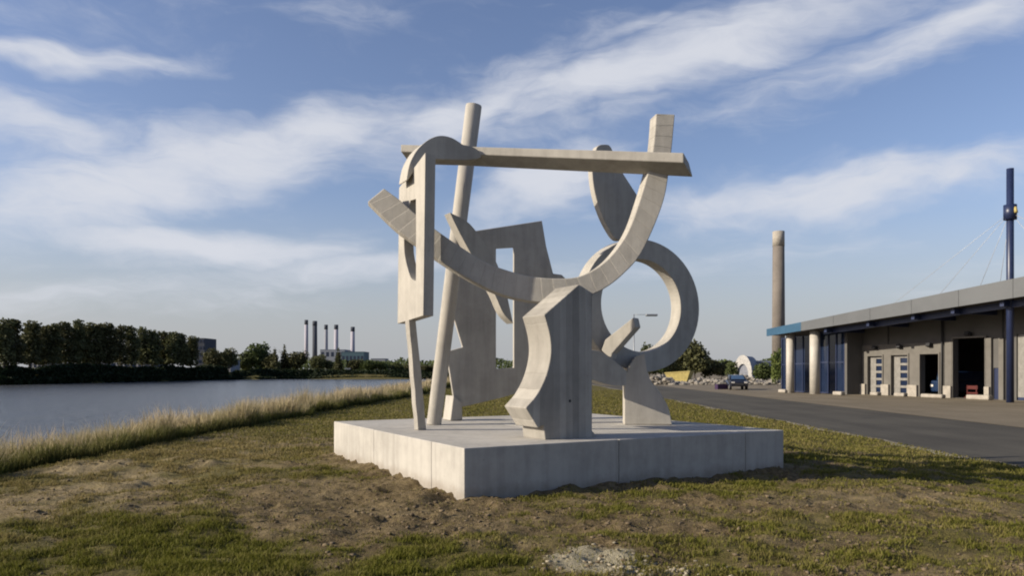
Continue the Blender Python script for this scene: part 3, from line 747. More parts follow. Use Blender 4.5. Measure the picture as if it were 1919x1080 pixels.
# mast: blue tube column rising through the roof, with a collar and stay cables
mp = plCol.at(0, Z0, 0.0)
mast = thing('blue_mast', 'tall dark blue steel mast rising through the depot canopy with stay cables', 'mast', (mp.x, mp.y, Z0))
ztop = plCol.uv(1893, 316)[1]; zcol = plCol.uv(1893, 398)[1]
tubepart('post', mast, M['blue'], mp, Vector((mp.x, mp.y, ztop)), 0.21, 0.20, 20)
tubepart('collar', mast, M['blue'], Vector((mp.x, mp.y, zcol - 0.45)), Vector((mp.x, mp.y, zcol + 0.45)), 0.36, 0.36, 20)
tubepart('lamp', mast, M['yellow'], Vector((mp.x + 0.1, mp.y - 0.42, zcol - 0.1)), Vector((mp.x + 0.1, mp.y - 0.3, zcol + 0.25)), 0.1, 0.1, 10)
for px in (1650, 1740, 1820, 1860):
    u = plCol.uv(px, 560)[0]; q = plCol.at(u, topz(u) - 0.02, -0.6)
    tubepart('stay_cable', mast, M['cable'], Vector((mp.x, mp.y, zcol)), q, 0.012, seg=6)
for px in (1919 + 60, 1919 + 160):
    u = plCol.uv(px, 560)[0]; q = plCol.at(u, topz(u) - 0.02, -0.6)
    tubepart('stay_cable', mast, M['cable'], Vector((mp.x, mp.y, zcol)), q, 0.012, seg=6)
# things in the open doors
def door_at(k, f, depth):
    u0, u1, _, _ = ops[k]; return plW.at(u0 + (u1 - u0) * f, Z0, -depth)
def small_van(loc, rz, label, body):
    t = thing('parked_van', label, 'van', loc, rz)
    bm = bmesh.new(); bx(bm, (0, 0, 0.78), (1.7, 3.6, 0.85)); bx(bm, (0, 0.25, 1.5), (1.6, 2.9, 0.75)); bev(link('body', bm_mesh('body', bm), body, t, False), 0.12, 3)
    bm = bmesh.new(); bx(bm, (0, -1.22, 1.5), (1.4, 0.04, 0.55), rx=R(-12)); link('windscreen', bm_mesh('windscreen', bm), M['windscreen'], t, False)
    for sx in (-1, 1):
        bm = bmesh.new(); bx(bm, (sx * 0.62, -1.81, 0.82), (0.26, 0.04, 0.16)); link('headlight', bm_mesh('headlight', bm), M['far_white'], t, False)
        for sy in (-1.1, 1.1):
            bm = bmesh.new(); tube(bm, (sx * 0.75 - 0.1, sy, 0.31), (sx * 0.75 + 0.1, sy, 0.31), 0.31, seg=18); link('wheel', bm_mesh('wheel', bm), M['rubber'], t, False)
    return t
M['van_blue'] = plain('van_blue_paint', (0.008, 0.022, 0.06), 0.35, 0, 0.1, 2, 0.5)
p = door_at('c', 0.5, 2.6); small_van((p.x, p.y, Z0), plW.phi, 'small dark blue van parked inside the narrower open garage door', M['van_blue'])
p = door_at('d', 0.70, 2.2)
t = thing('hand_truck', 'red wheeled cart with blue box standing in the tall open doorway', 'cart', (p.x, p.y, Z0), plW.phi)
bm = bmesh.new(); bx(bm, (0, 0, 0.42), (1.5, 0.9, 0.12)); bx(bm, (-0.7, 0, 0.8), (0.07, 0.8, 0.75)); bx(bm, (0.7, 0, 0.7), (0.07, 0.8, 0.5)); link('frame', bm_mesh('frame', bm), M['red'], t, False)
bm = bmesh.new(); bx(bm, (0.1, 0.05, 0.98), (1.0, 0.8, 0.98)); bev(link('box', bm_mesh('box', bm), M['blue'], t, False), 0.04)
for sx in (-0.55, 0.55):
    bm = bmesh.new(); tube(bm, (sx, -0.42, 0.19), (sx, -0.34, 0.19), 0.19, seg=14); link('wheel', bm_mesh('wheel', bm), M['rubber'], t, False)
p = door_at('d', 0.22, 1.0)
t = thing('traffic_barrier', 'low red barrier at the left side of the tall open doorway', 'barrier', (p.x, p.y, Z0), plW.phi)
bm = bmesh.new(); bx(bm, (0, 0, 0.75), (0.9, 0.06, 0.25)); bx(bm, (0, 0, 0.35), (0.9, 0.05, 0.12)); link('board', bm_mesh('board', bm), M['red'], t, False)
for sx in (-0.36, 0.36):
    bm = bmesh.new(); bx(bm, (sx, 0, 0.45), (0.07, 0.08, 0.9)); bx(bm, (sx, 0, 0.04), (0.1, 0.5, 0.08)); link('leg', bm_mesh('leg', bm), M['red'], t, False)
# white kerb stones in front of the doors
bm = bmesh.new(); bx(bm, (0, 0, 0.14), (1.0, 0.45, 0.28)); me = bm_mesh('kerb_stone', bm)
KS = [(1468, 'beside the leftmost white column'), (1572, 'before the glazed corner'), (1641, 'before the leftmost slatted door'), (1688, 'before the second slatted door'), (1739, 'left of the pair before the narrow open door'), (1757, 'right of the pair before the narrow open door'), (1826, 'left of the pair before the tall open doorway'), (1845, 'right of the pair before the tall open doorway')]
for px, where in KS:
    pl = shifted(-1.9 if px > 1600 else 0.4); u = pl.uv(px, 740)[0]; p = pl.at(u, Z0)
    o = bpy.data.objects.new('kerb_stone', me); COL.objects.link(o); o.location = p; o.rotation_euler = (0, 0, pl.phi + random.uniform(-.1, .1)); o.scale = (random.uniform(.8, 1.1), 1, random.uniform(.9, 1.2))
    bev(o, 0.09, 3); tag(o, 'whitewashed kerb stone ' + where, 'kerb stone', 'white stones along the depot')
me.materials.append(M['kerbstone'])

# ------------------------------------------------------------------ tall concrete chimney behind the depot
d = 190.0; base = P(1459, 700, d); base.z = ROAD_Z
ch = thing('factory_chimney', 'tall slim concrete chimney with pale top behind the depot', 'chimney', base)
zt = P(1459, 434, d).z; zb2 = P(1459, 462, d).z
tubepart('shaft', ch, M['stack'], base, Vector((base.x, base.y, zb2)), 1.62, 1.42, 28)
tubepart('pale_top', ch, M['stack_top'], Vector((base.x, base.y, zb2)), Vector((base.x, base.y, zt)), 1.46, 1.44, 28)

# ------------------------------------------------------------------ trees
def leaf_cloud(n, lobes, size, seed, squash=0.8):
    """leaf clumps through the volume of several lobes; returns a mesh of small quads"""
    r = np.random.default_rng(seed)
    L = np.array(lobes, float); w = L[:, 3] * L[:, 4] * L[:, 5]; w = w / w.sum()
    k = r.choice(len(L), n, p=w)
    d = r.normal(size=(n, 3)); d /= np.linalg.norm(d, axis=1)[:, None]
    rad = r.random(n) ** (1 / 2.2)
    c = L[k, :3] + d * rad[:, None] * L[k, 3:6]
    keep = fbm(c[:, 0] * 0.9 / size + 3 * seed, c[:, 2] * 0.9 / size + c[:, 1] * 0.7 / size, 2) > 0.36
    c = c[keep]; d = d[keep]; rad = rad[keep]; n = len(c)
    nrm = r.normal(size=(n, 3)) + d * 0.7; nrm /= np.linalg.norm(nrm, axis=1)[:, None]
    t = np.cross(nrm, r.normal(size=(n, 3))); t /= np.linalg.norm(t, axis=1)[:, None]; b = np.cross(nrm, t)
    s = size * r.uniform(0.6, 1.4, n)[:, None]
    co = np.stack([c - t * s - b * s * squash, c + t * s - b * s * 0.3, c + t * s * 0.5 + b * s * squash, c - t * s * 0.8 + b * s * 0.5], 1).reshape(-1, 3)
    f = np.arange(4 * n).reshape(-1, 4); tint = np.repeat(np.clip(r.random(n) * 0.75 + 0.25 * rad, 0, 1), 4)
    return mesh_np('crown', co, f, False, {'tint': tint})
def trunk_mesh(h, r0, limbs, seed):
    rr = random.Random(seed); bm = bmesh.new(); p = Vector((0, 0, -0.4)); n = 5
    for i in range(n):
        q = Vector((rr.uniform(-.03, .03) * h * (i + 1) / n, rr.uniform(-.03, .03) * h * (i + 1) / n, h * (i + 1) / n))
        tube(bm, p, q, r0 * (1 - 0.17 * i), r0 * (1 - 0.17 * (i + 1)), 8, False); p = q
    for k in range(limbs):
        z = h * rr.uniform(0.35, 0.9); a = rr.uniform(0, 6.28); l = h * rr.uniform(0.16, 0.3)
        tube(bm, (0, 0, z), (math.cos(a) * l, math.sin(a) * l, z + l * 0.8), r0 * 0.4, r0 * 0.1, 5, False)
    return bm_mesh('trunk', bm)
def variants(kind, n, leaves, H, W, cb, size, seed):
    out = []
    for v in range(n):
        rr = random.Random(seed + v); lob = []
        if kind == 'round':
            lob.append((0, 0, cb + (H - cb) * .5, W * .42, W * .42, (H - cb) * .45))
            for i in range(9):
                a = rr.uniform(0, 6.28); q = rr.uniform(.15, .34) * W; s = rr.uniform(.16, .28) * W
                lob.append((math.cos(a) * q, math.sin(a) * q, cb + (H - cb) * rr.uniform(.15, .88), s, s, s * rr.uniform(.8, 1.3)))
        elif kind == 'poplar':
            for i in range(9):
                z = cb + (H - cb) * (0.08 + 0.84 * i / 8); wd = W * (0.34 + 0.13 * math.sin(math.pi * min(1, i / 8 + .1)))
                lob.append((rr.uniform(-.12, .12) * W, rr.uniform(-.12, .12) * W, z, wd * rr.uniform(.75, 1.1), wd, (H - cb) * .12))
            lob.append((rr.uniform(-.1, .1) * W, 0, H * .97, W * .15, W * .15, H * .05))
        elif kind == 'cone':
            for i in range(9):
                t = i / 8; wd = W * 0.5 * (1 - t * .85); lob.append((0, 0, cb + (H - cb) * t, wd, wd, (H - cb) * .08))
        out.append((leaf_cloud(leaves, lob, size, seed + v), trunk_mesh(H * (.8 if kind != 'round' else .6), H * 0.016 + 0.06, 7, seed + v)))
    return out
def plant_tree(var, mat, name, loc, hs, ws, label, group, rz=None):
    t = thing(name, label, 'tree', loc, random.uniform(0, 6.28) if rz is None else rz, group); t.scale = (ws, ws, hs)
    for nm, me, m in (('crown', var[0], mat), ('trunk', var[1], M['bark'])):
        o = bpy.data.objects.new(nm, me); COL.objects.link(o); o.parent = t
        if not me.materials: me.materials.append(m)
        o.material_slots[0].link = 'OBJECT'; o.material_slots[0].material = m
    return t
VP_ = variants('poplar', 5, 3600, 19, 7.0, 3.6, 0.36, 100)
VR_ = variants('round', 4, 2400, 10, 10, 1.2, 0.38, 200)
VC_ = variants('cone', 2, 1500, 12, 5, 0.8, 0.32, 300)
def gh(x, y): return float(height(np.array([x]), np.array([y]))[0])
ORD = 'first second third fourth fifth sixth seventh eighth ninth tenth eleventh twelfth thirteenth fourteenth fifteenth sixteenth seventeenth eighteenth'.split()
POP = [(8, 598), (26, 600), (56, 603), (80, 612), (98, 608), (122, 604), (145, 600), (166, 606), (187, 607), (206, 606), (226, 610), (246, 612), (266, 614), (286, 619), (306, 622), (324, 622), (342, 626), (358, 631)]
for i, (px, py) in enumerate(POP):
    Y = 226 + px * 0.235 + random.uniform(-3, 6); X = (px - CX) * Y / F; z = gh(X, Y)
    H = P(px, py, Y).z - z
    side = 'leftmost in the row' if i == 0 else ('last at the right end of the row' if i == len(POP) - 1 else ORD[i] + ' from the left in the row')
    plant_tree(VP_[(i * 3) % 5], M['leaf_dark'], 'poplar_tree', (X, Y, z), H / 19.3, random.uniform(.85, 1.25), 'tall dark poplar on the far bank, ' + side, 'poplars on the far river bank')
MID = [('round', 400, 655, 42, 'round dark tree beside the dark block building'), ('round', 428, 654, 34, 'round dark tree at the tip of the poplar bank'), ('round', 458, 660, 40, 'pale leafy tree left of the tallest round tree'), ('round', 480, 639, 48, 'tallest round tree left of the five chimneys'), ('round', 505, 662, 36, 'tree between the tallest round tree and the pointed pair'),
       ('cone', 515, 651, 22, 'left of the two pointed conifers near the water'), ('cone', 533, 647, 24, 'right of the two pointed conifers near the water'), ('round', 556, 656, 42, 'broad dark tree just left of the chimneys'), ('round', 596, 666, 34, 'low tree in front of the two left chimneys'), ('round', 616, 674, 26, 'small tree below the middle chimney'),
       ('cone', 634, 652, 22, 'dark pointed conifer below the fourth chimney'), ('round', 665, 672, 34, 'low tree below the rightmost chimney'), ('round', 690, 676, 36, 'low tree right of the teal hall'), ('round', 715, 677, 38, 'low bushy tree left of the sculpture leg'), ('round', 742, 681, 36, 'bushy tree close to the sculpture leg'), ('round', 768, 680, 34, 'bushy tree seen behind the sculpture leg'), ('round', 800, 684, 40, 'bushy tree seen between leg and pole'), ('round', 822, 686, 34, 'bushy tree right of the round pole')]
for i, (k, px, py, w, lab) in enumerate(MID):
    Y = 372 + random.uniform(-4, 14) if px > 440 else 338 + random.uniform(0, 6); X = (px - CX) * Y / F; z = gh(X, Y); H = P(px, py, Y).z - z; W = w * Y / F
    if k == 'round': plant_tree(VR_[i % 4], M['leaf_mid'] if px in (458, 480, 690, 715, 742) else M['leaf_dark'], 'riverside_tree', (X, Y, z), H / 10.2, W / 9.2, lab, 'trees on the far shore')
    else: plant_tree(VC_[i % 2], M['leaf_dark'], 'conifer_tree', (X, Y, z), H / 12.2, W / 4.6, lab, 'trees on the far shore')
RT = [(1302, 640, 62, 150, 'leaf_dark', 'dark round tree right of the ring'), (1268, 656, 48, 152, 'leaf_dark', 'dark tree behind the lower right of the ring'), (1217, 640, 34, 150, 'leaf_mid', 'tree seen through the ring behind the stub block'), (1330, 672, 40, 155, 'leaf_dark', 'lower dark tree between the big dark tree and the arched hall'), (1352, 678, 36, 150, 'leaf_dark', 'low dark tree just left of the arched hall'),
      (1371, 678, 30, 128, 'leaf_mid', 'green bush before the arched hall'), (1432, 678, 46, 118, 'leaf_mid', 'rounded green bush before the grey hall roof'), (1457, 656, 26, 90, 'leaf_light', 'light green sapling at the depot corner'), (1240, 668, 40, 160, 'leaf_mid', 'tree seen through the lower part of the ring'), (1185, 668, 46, 160, 'leaf_mid', 'tree behind the ring foot'), (1140, 676, 50, 170, 'leaf_mid', 'tree glimpsed between pillar and ring foot')]
for i, (px, py, w, Y, mt, lab) in enumerate(RT):
    X = (px - CX) * Y / F; z = ROAD_Z - 0.05; H = P(px, py, Y).z - z; W = w * Y / F
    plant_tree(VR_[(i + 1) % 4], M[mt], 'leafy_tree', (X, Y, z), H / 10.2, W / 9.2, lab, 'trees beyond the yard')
def wood(name, x0, x1, Y0, Y1, h0, h1, n, size, mat, label, seed, zf):
    r = np.random.default_rng(seed); px = r.uniform(x0, x1, n); Y = r.uniform(Y0, Y1, n); X = (px - CX) * Y / F
    top = h0 + (h1 - h0) * fbm(px * 0.045 + seed, px * 0 + 3.0, 3); z = zf(X, Y) + top * r.random(n) ** 0.8
    c = np.stack([X, Y, z], 1); nrm = r.normal(size=(n, 3)); nrm /= np.linalg.norm(nrm, axis=1)[:, None]
    t = np.cross(nrm, r.normal(size=(n, 3))); t /= np.linalg.norm(t, axis=1)[:, None]; b = np.cross(nrm, t); s = size * r.uniform(.5, 1.4, n)[:, None]
    co = np.stack([c - t * s - b * s * .8, c + t * s - b * s * .3, c + t * s * .5 + b * s * .8, c - t * s * .8 + b * s * .5], 1).reshape(-1, 3)
    o = link(name, mesh_np(name, co, np.arange(4 * n).reshape(-1, 4), False, {'tint': np.repeat(r.random(n), 4)}), mat)
    return tag(o, label, 'woodland', kind='stuff')
wood('distant_wood', 430, 1480, 620, 760, 7, 13, 16000, 0.9, M['leaf_mid'], 'far green treeline along the horizon', 5, lambda X, Y: -0.5 + 0 * X)
# dark reeds and scrub on the far bank
def bank_scrub():
    r = np.random.default_rng(77); n = 60000; t = r.random(n)
    xs = np.array([-330, -149, -122, -95, -40, 0]); ys = np.array([100, 222, 330, 352, 362, 364.])
    k = r.choice(5, n, p=[.25, .42, .13, .13, .07]); X = xs[k] + (xs[k + 1] - xs[k]) * t; Y = ys[k] + (ys[k + 1] - ys[k]) * t
    off = r.random(n) ** 1.2 * 12 - 3.5; X = X - off * 0.5 * (k < 2); Y = Y + off * np.where(k < 2, .6, 1) - 1
    hh = np.where(k < 2, 2.3, 1.1) * (0.35 + 1.3 * fbm(X * .11 + 4, Y * .11, 3))
    z = np.maximum(height(X, Y), WATER_Z) + hh * r.random(n) ** 1.3
    c = np.stack([X, Y, z], 1); s = 0.42 * r.uniform(.5, 1.4, n)[:, None]
    nrm = r.normal(size=(n, 3)); nrm /= np.linalg.norm(nrm, axis=1)[:, None]; tt = np.cross(nrm, r.normal(size=(n, 3))); tt /= np.linalg.norm(tt, axis=1)[:, None]; b = np.cross(nrm, tt)
    co = np.stack([c - tt * s - b * s * .8, c + tt * s - b * s * .3, c + tt * s * .5 + b * s * .8, c - tt * s * .8 + b * s * .5], 1).reshape(-1, 3)
    tag(link('bank_scrub', mesh_np('bank_scrub', co, np.arange(4 * n).reshape(-1, 4), False, {'tint': np.repeat(r.random(n), 4)}), M['leaf_bank']), 'dark scrub and reeds along the far bank', 'scrub', kind='stuff')
bank_scrub()

# ------------------------------------------------------------------ far buildings
def far_box(name, label, cat, px0, px1, pytop, Y, depth, mat, zb=0.3, roof=None, windows=None, group=None):
    a, b = P(px0, pytop, Y), P(px1, pytop, Y); t = thing(name, label, cat, ((a.x + b.x) / 2, Y, zb), 0, group); w = b.x - a.x; h = a.z - zb
    bm = bmesh.new(); bx(bm, (0, depth / 2, h / 2), (w, depth, h)); link('wall', bm_mesh('wall', bm), mat, t, False)
    if roof == 'gable':
        bm = bmesh.new(); rh = w * 0.28
        v = [bm.verts.new(q) for q in ((-w / 2 - .3, -.3, h), (w / 2 + .3, -.3, h), (0, -.3, h + rh), (-w / 2 - .3, depth + .3, h), (w / 2 + .3, depth + .3, h), (0, depth + .3, h + rh))]
        for f in ((0, 1, 2), (5, 4, 3), (0, 2, 5, 3), (1, 4, 5, 2), (0, 3, 4, 1)): bm.faces.new([v[i] for i in f])
        link('roof', bm_mesh('roof', bm), M['roof_grey'], t, False)
    elif roof:
        bm = bmesh.new(); bx(bm, (0, depth / 2, h + 0.2), (w + .6, depth + .6, 0.4)); link('roof', bm_mesh('roof', bm), M[roof], t, False)
    if windows:
        nx_, nz_ = windows
        for i in range(nx_):
            for j in range(nz_):
                bm = bmesh.new(); bx(bm, (-w / 2 + w * (i + .5) / nx_, -0.03, h * (j + .55) / nz_), (w / nx_ * .6, 0.1, h / nz_ * .45)); link('window', bm_mesh('window', bm), M['glass'], t, False)
    return t
far_box('apartment_block', 'dark square block rising behind the end of the poplars', 'building', 366, 383, 634, 345, 14, M['far_dark'], windows=(3, 5))
far_box('waterside_shed', 'low grey blue shed under the dark block', 'building', 372, 432, 677, 347, 12, M['far_grey'], roof='roof_grey', windows=(6, 1))
far_box('long_hall', 'long low pale hall behind the poplar trunks', 'building', 78, 282, 676, 300, 15, M['far_grey'], roof='far_dark', windows=(16, 1))
far_box('white_villa', 'bright white low house behind the left poplars', 'building', 53, 86, 668, 268, 10, M['far_white'], roof='far_dark', windows=(4, 1))
far_box('teal_hall', 'teal power station hall below the rightmost chimney', 'building', 640, 682, 660, 1100, 40, M['far_teal'], roof='far_teal', windows=(6, 1))
far_box('boiler_house', 'grey boiler house between the five chimneys', 'building', 600, 646, 656, 1120, 40, M['far_grey'], roof='roof_grey', windows=(5, 2))
far_box('white_cottage', 'white cottage with grey gable roof by the water below the conifer', 'building', 604, 620, 698, 366, 7, M['far_white'], roof='gable', windows=(2, 1))
far_box('white_kiosk', 'small bright white hut right of the dark conifer', 'building', 647, 656, 692, 367, 4, M['far_white'], roof='roof_grey', windows=(1, 1))
far_box('rust_container', 'rust orange container lying on the far quay', 'container', 636, 652, 701, 363.5, 3, M['orange'], zb=-0.2, roof='orange')
far_box('dark_red_container', 'dark red container left of the white cottage', 'container', 570, 584, 702, 365, 3, M['orange'], zb=-0.2, roof='red')
far_box('grey_plant_shed', 'flat grey shed between the teal hall and the sculpture', 'building', 695, 722, 673, 800, 20, M['far_grey'], roof='roof_grey', windows=(4, 1))
STK = [(574, 600, 7, 'far_lilac', 'leftmost pale lilac chimney of the five across the river'), (590, 602, 9, 'far_dark', 'darkest chimney, second from left across the river'), (611, 609, 7, 'far_grey', 'third chimney from the left across the river'), (630, 609, 8, 'far_lilac', 'fourth chimney from the left across the river'), (661, 613, 8, 'far_lilac', 'rightmost chimney standing apart across the river')]
for px, py, w, mt, lab in STK:
    Y = 1150.0; b = P(px, 700, Y); b.z = -0.5; t = thing('power_station_chimney', lab, 'chimney', b, 0, 'five chimneys across the river'); r = w * Y / F / 2; zt = P(px, py, Y).z
    tubepart('shaft', t, M[mt], b, Vector((b.x, b.y, zt - 7)), r * 1.08, r * .95, 16)
    tubepart('top_ring', t, M['far_dark'], Vector((b.x, b.y, zt - 7)), Vector((b.x, b.y, zt)), r * 1.0, r * .98, 16)
# arched white hall with grey roof
def arched_hall():
    Y = 165.0; a = P(1375, 700, Y); w, L, hh = 3.9, 9.0, 5.1
    t = thing('arched_hall', 'white arched front of a small grey roofed hall beyond the yard', 'building', (a.x + w / 2, Y, ROAD_Z), R(-28))
    n = 14; prof = [(w / 2 * math.cos(math.pi * i / n), hh * math.sin(math.pi * i / n) ** 0.8) for i in range(n + 1)]; inn = [(x * .62, z * .62) for x, z in prof]
    bm = bmesh.new()
    f0 = [bm.verts.new((x, 0, z)) for x, z in prof]; f1 = [bm.verts.new((x, 0, z)) for x, z in inn]; g0 = [bm.verts.new((x, .5, z)) for x, z in prof]; g1 = [bm.verts.new((x, .5, z)) for x, z in inn]
    for i in range(n):
        bm.faces.new((f0[i], f0[i + 1], f1[i + 1], f1[i])); bm.faces.new((g0[i + 1], g0[i], g1[i], g1[i + 1])); bm.faces.new((f0[i + 1], f0[i], g0[i], g0[i + 1])); bm.faces.new((f1[i], f1[i + 1], g1[i + 1], g1[i]))
    link('front_arch', bm_mesh('front_arch', bm), M['far_white'], t, False)
    bm = bmesh.new(); v = [bm.verts.new((x, .3, z)) for x, z in inn]; bm.faces.new(v); link('door', bm_mesh('door', bm), M['far_grey'], t, False)
    bm = bmesh.new(); q0 = [bm.verts.new((x * .96, .5, z * .96)) for x, z in prof]; q1 = [bm.verts.new((x * .96, L, z * .96)) for x, z in prof]
    for i in range(n): bm.faces.new((q0[i], q0[i + 1], q1[i + 1], q1[i]))
    bm.faces.new(q1); link('roof', bm_mesh('roof', bm), M['roof_grey'], t, False)
arched_hall()
far_box('grey_hall', 'long grey roofed hall behind the bushes right of the arch', 'building', 1404, 1475, 680, 172, 10, M['far_grey'], zb=ROAD_Z, roof='roof_grey', windows=(7, 1))

# ------------------------------------------------------------------ yard clutter
def rock(bm, c, r, seed, sub=1):
    rr = random.Random(seed); res = bmesh.ops.create_icosphere(bm, subdivisions=sub, radius=1.0)
    sx, sy, sz = r * rr.uniform(.7, 1.3), r * rr.uniform(.7, 1.3), r * rr.uniform(.5, .9); ro = Matrix.Rotation(rr.uniform(0, 6.28), 3, 'Z')
    for v in res['verts']: v.co = ro @ Vector((v.co.x * sx * rr.uniform(.8, 1.2), v.co.y * sy * rr.uniform(.8, 1.2), v.co.z * sz * rr.uniform(.8, 1.2))) + Vector(c)
bm = bmesh.new()
for i in range(420):
    px = random.uniform(1222, 1462); Y = random.uniform(98, 112); hgt = 1.25 * (0.5 + 0.5 * math.sin(px * .06) * math.sin(px * .023 + 1))
    rock(bm, ((px - CX) * Y / F, Y, ROAD_Z + random.random() ** 1.5 * hgt), random.uniform(.18, .5), i)
tag(link('rubble_heap', bm_mesh('rubble_heap', bm), M['rubble']), 'long pale heap of broken rubble along the yard end', 'rubble', kind='stuff')
p = P(1272, 712, 116); 
t = thing('yellow_skip', 'yellow open skip tilted among the rubble right of the ring', 'skip', (p.x, 116, ROAD_Z), R(-32))
bm = bmesh.new()
lowv = [bm.verts.new(q) for q in ((-1.3, -.8, .15), (1.5, -.8, .15), (1.5, .8, .15), (-1.3, .8, .15))]; upv = [bm.verts.new(q) for q in ((-1.9, -1, 1.5), (2.1, -1, 1.75), (2.1, 1, 1.75), (-1.9, 1, 1.5))]
bm.faces.new(lowv[::-1])
for k in range(4): bm.faces.new((lowv[k], lowv[(k + 1) % 4], upv[(k + 1) % 4], upv[k]))
o = link('tub', bm_mesh('tub', bm), M['yellow'], t, False); sm = o.modifiers.new('solid', 'SOLIDIFY'); sm.thickness = 0.06
bm = bmesh.new(); bx(bm, (-1.0, -.5, .08), (.6, .12, .16)); bx(bm, (1.0, -.5, .08), (.6, .12, .16)); bx(bm, (-1.0, .5, .08), (.6, .12, .16)); bx(bm, (1.0, .5, .08), (.6, .12, .16)); link('skid', bm_mesh('skid', bm), M['yellow'], t, False)
bm = bmesh.new(); bx(bm, (0.1, -1.0, 1.56), (4.0, .1, .12), ry=R(-3.6)); link('rim', bm_mesh('rim', bm), M['yellow'], t, False)
# small dark car seen head-on
def car(loc, rz):
    t = thing('parked_car', 'small black car with pale blue windscreen parked on the yard', 'car', loc, rz)
    prof = [(-2.0, .35), (-2.02, .72), (-1.75, .88), (-.95, .98), (-.35, 1.42), (.9, 1.46), (1.75, 1.02), (1.98, .92), (2.0, .38)]
    bm = bmesh.new(); n = len(prof); rows = []
    for x, sc_ in ((-.84, .93), (-.78, 1.0), (.78, 1.0), (.84, .93)):
        rows.append([bm.verts.new((x * (1 if z < 1 else .84), y * sc_, .35 + (z - .35) * (1 if abs(x) < .8 else .95))) for y, z in prof])
    for a, b in zip(rows, rows[1:]):
        for k in range(n): bm.faces.new((a[k], a[(k + 1) % n], b[(k + 1) % n], b[k]))
    bm.faces.new(rows[0][::-1]); bm.faces.new(rows[-1]); bev(link('body', bm_mesh('body', bm), M['carpaint'], t, False), 0.05, 3)
    bm = bmesh.new(); v = [bm.verts.new(q) for q in ((-.66, -.93, 1.03), (.66, -.93, 1.03), (.56, -.40, 1.395), (-.56, -.40, 1.395))]; bm.faces.new(v); o = link('windscreen', bm_mesh('windscreen', bm), M['windscreen'], t, False); o.location.y -= 0.03; o.location.z += 0.02; s_ = o.modifiers.new('solid', 'SOLIDIFY'); s_.thickness = 0.02
    bm = bmesh.new(); bx(bm, (0, -2.03, .58), (.8, .05, .18)); link('grille', bm_mesh('grille', bm), M['dark'], t, False)
    for sx in (-1, 1):
        bm = bmesh.new(); bx(bm, (sx * .6, -1.99, .74), (.3, .08, .14)); link('headlight', bm_mesh('headlight', bm), M['far_white'], t, False)
        bm = bmesh.new(); bx(bm, (sx * .93, -.75, 1.02), (.16, .1, .12)); link('mirror', bm_mesh('mirror', bm), M['carpaint'], t, False)
        for sy in (-1.25, 1.3):
            bm = bmesh.new(); tube(bm, (sx * .76 - .1, sy, .31), (sx * .76 + .1, sy, .31), .31, seg=20); w = link('wheel', bm_mesh('wheel', bm), M['rubber'], t, False)
            bm = bmesh.new(); tube(bm, (sx * .86, sy, .31), (sx * .875, sy, .31), .19, seg=14); o = link('rim', bm_mesh('rim', bm), M['lamp_metal'], None); o.parent = w
p = P(1380, 731, 76); car((p.x, 76, ROAD_Z + 0.004), R(-8))
p = P(1352, 731, 77)
t = thing('purple_crate', 'low purple crate lying left of the black car', 'crate', (p.x, 77, ROAD_Z + 0.004), R(10))
bm = bmesh.new(); bx(bm, (0, 0, .04), (1.1, .7, .08)); link('base', bm_mesh('base', bm), M['purple'], t, False)
for c_, s_ in (((0, -.33, .28), (1.1, .05, .48)), ((0, .33, .28), (1.1, .05, .48)), ((-.53, 0, .28), (.05, .6, .48)), ((.53, 0, .28), (.05, .6, .48))):
    bm = bmesh.new(); bx(bm, c_, s_); link('side', bm_mesh('side', bm), M['purple'], t, False)
# street lamp whose head shows inside the ring
Y = 30.0; b = P(1188, 692, Y); hp = P(1221, 591, Y)
t = thing('street_lamp', 'grey street lamp whose flat head shows inside the ring', 'street lamp', (b.x, Y, gh(b.x, Y)))
tubepart('post', t, M['lamp_metal'], Vector((b.x, Y, gh(b.x, Y) - .3)), Vector((b.x, Y, hp.z + 0.03)), 0.03, 0.02, 12)
tubepart('arm', t, M['lamp_metal'], Vector((b.x, Y, hp.z + 0.02)), hp + Vector((-.15, 0, 0.02)), 0.010, 0.008, 8)
bm = bmesh.new(); bx(bm, hp, (0.46, 0.2, 0.08)); bev(link('lamp_head', bm_mesh('lamp_head', bm), M['lamp_metal'], t), 0.03, 3)

# ------------------------------------------------------------------ grass, clods and stones
def blades(name, X, Y, H, W, tint, mat, lean, label, seed, segs=2, zoff=-0.01, pw=1.0):
    r = np.random.default_rng(seed); n = len(X); Z = height(X, Y) + zoff
    a = r.uniform(0, 2 * math.pi, n); la = r.uniform(0, 2 * math.pi, n); l = lean * H * r.random(n)
    dx, dy = np.cos(a) * W / 2, np.sin(a) * W / 2; lx, ly = np.cos(la) * l, np.sin(la) * l
    co = np.zeros((n, 5, 3)); co[:, 0] = np.stack([X - dx, Y - dy, Z], 1); co[:, 1] = np.stack([X + dx, Y + dy, Z], 1)
    mx, my, mz = X + lx * .35, Y + ly * .35, Z + H * .58
    co[:, 2] = np.stack([mx + dx * pw, my + dy * pw, mz], 1); co[:, 3] = np.stack([mx - dx * pw, my - dy * pw, mz], 1)
    co[:, 4] = np.stack([X + lx, Y + ly, Z + H * np.sqrt(np.maximum(0.15, 1 - (l / np.maximum(H, 1e-4)) ** 2 * .5))], 1)
    i = np.arange(n)[:, None] * 5
    f = np.concatenate([i + np.array([[0, 1, 2]]), i + np.array([[0, 2, 3]]), i + np.array([[3, 2, 4]])], 0)
    me = mesh_np(name, co.reshape(-1, 3), f, False, {'tint': np.repeat(tint, 5), 'hgt': np.tile([0, 0, .6, .6, 1.0], n)})
    return tag(link(name, me, mat), label, 'grass', kind='stuff')
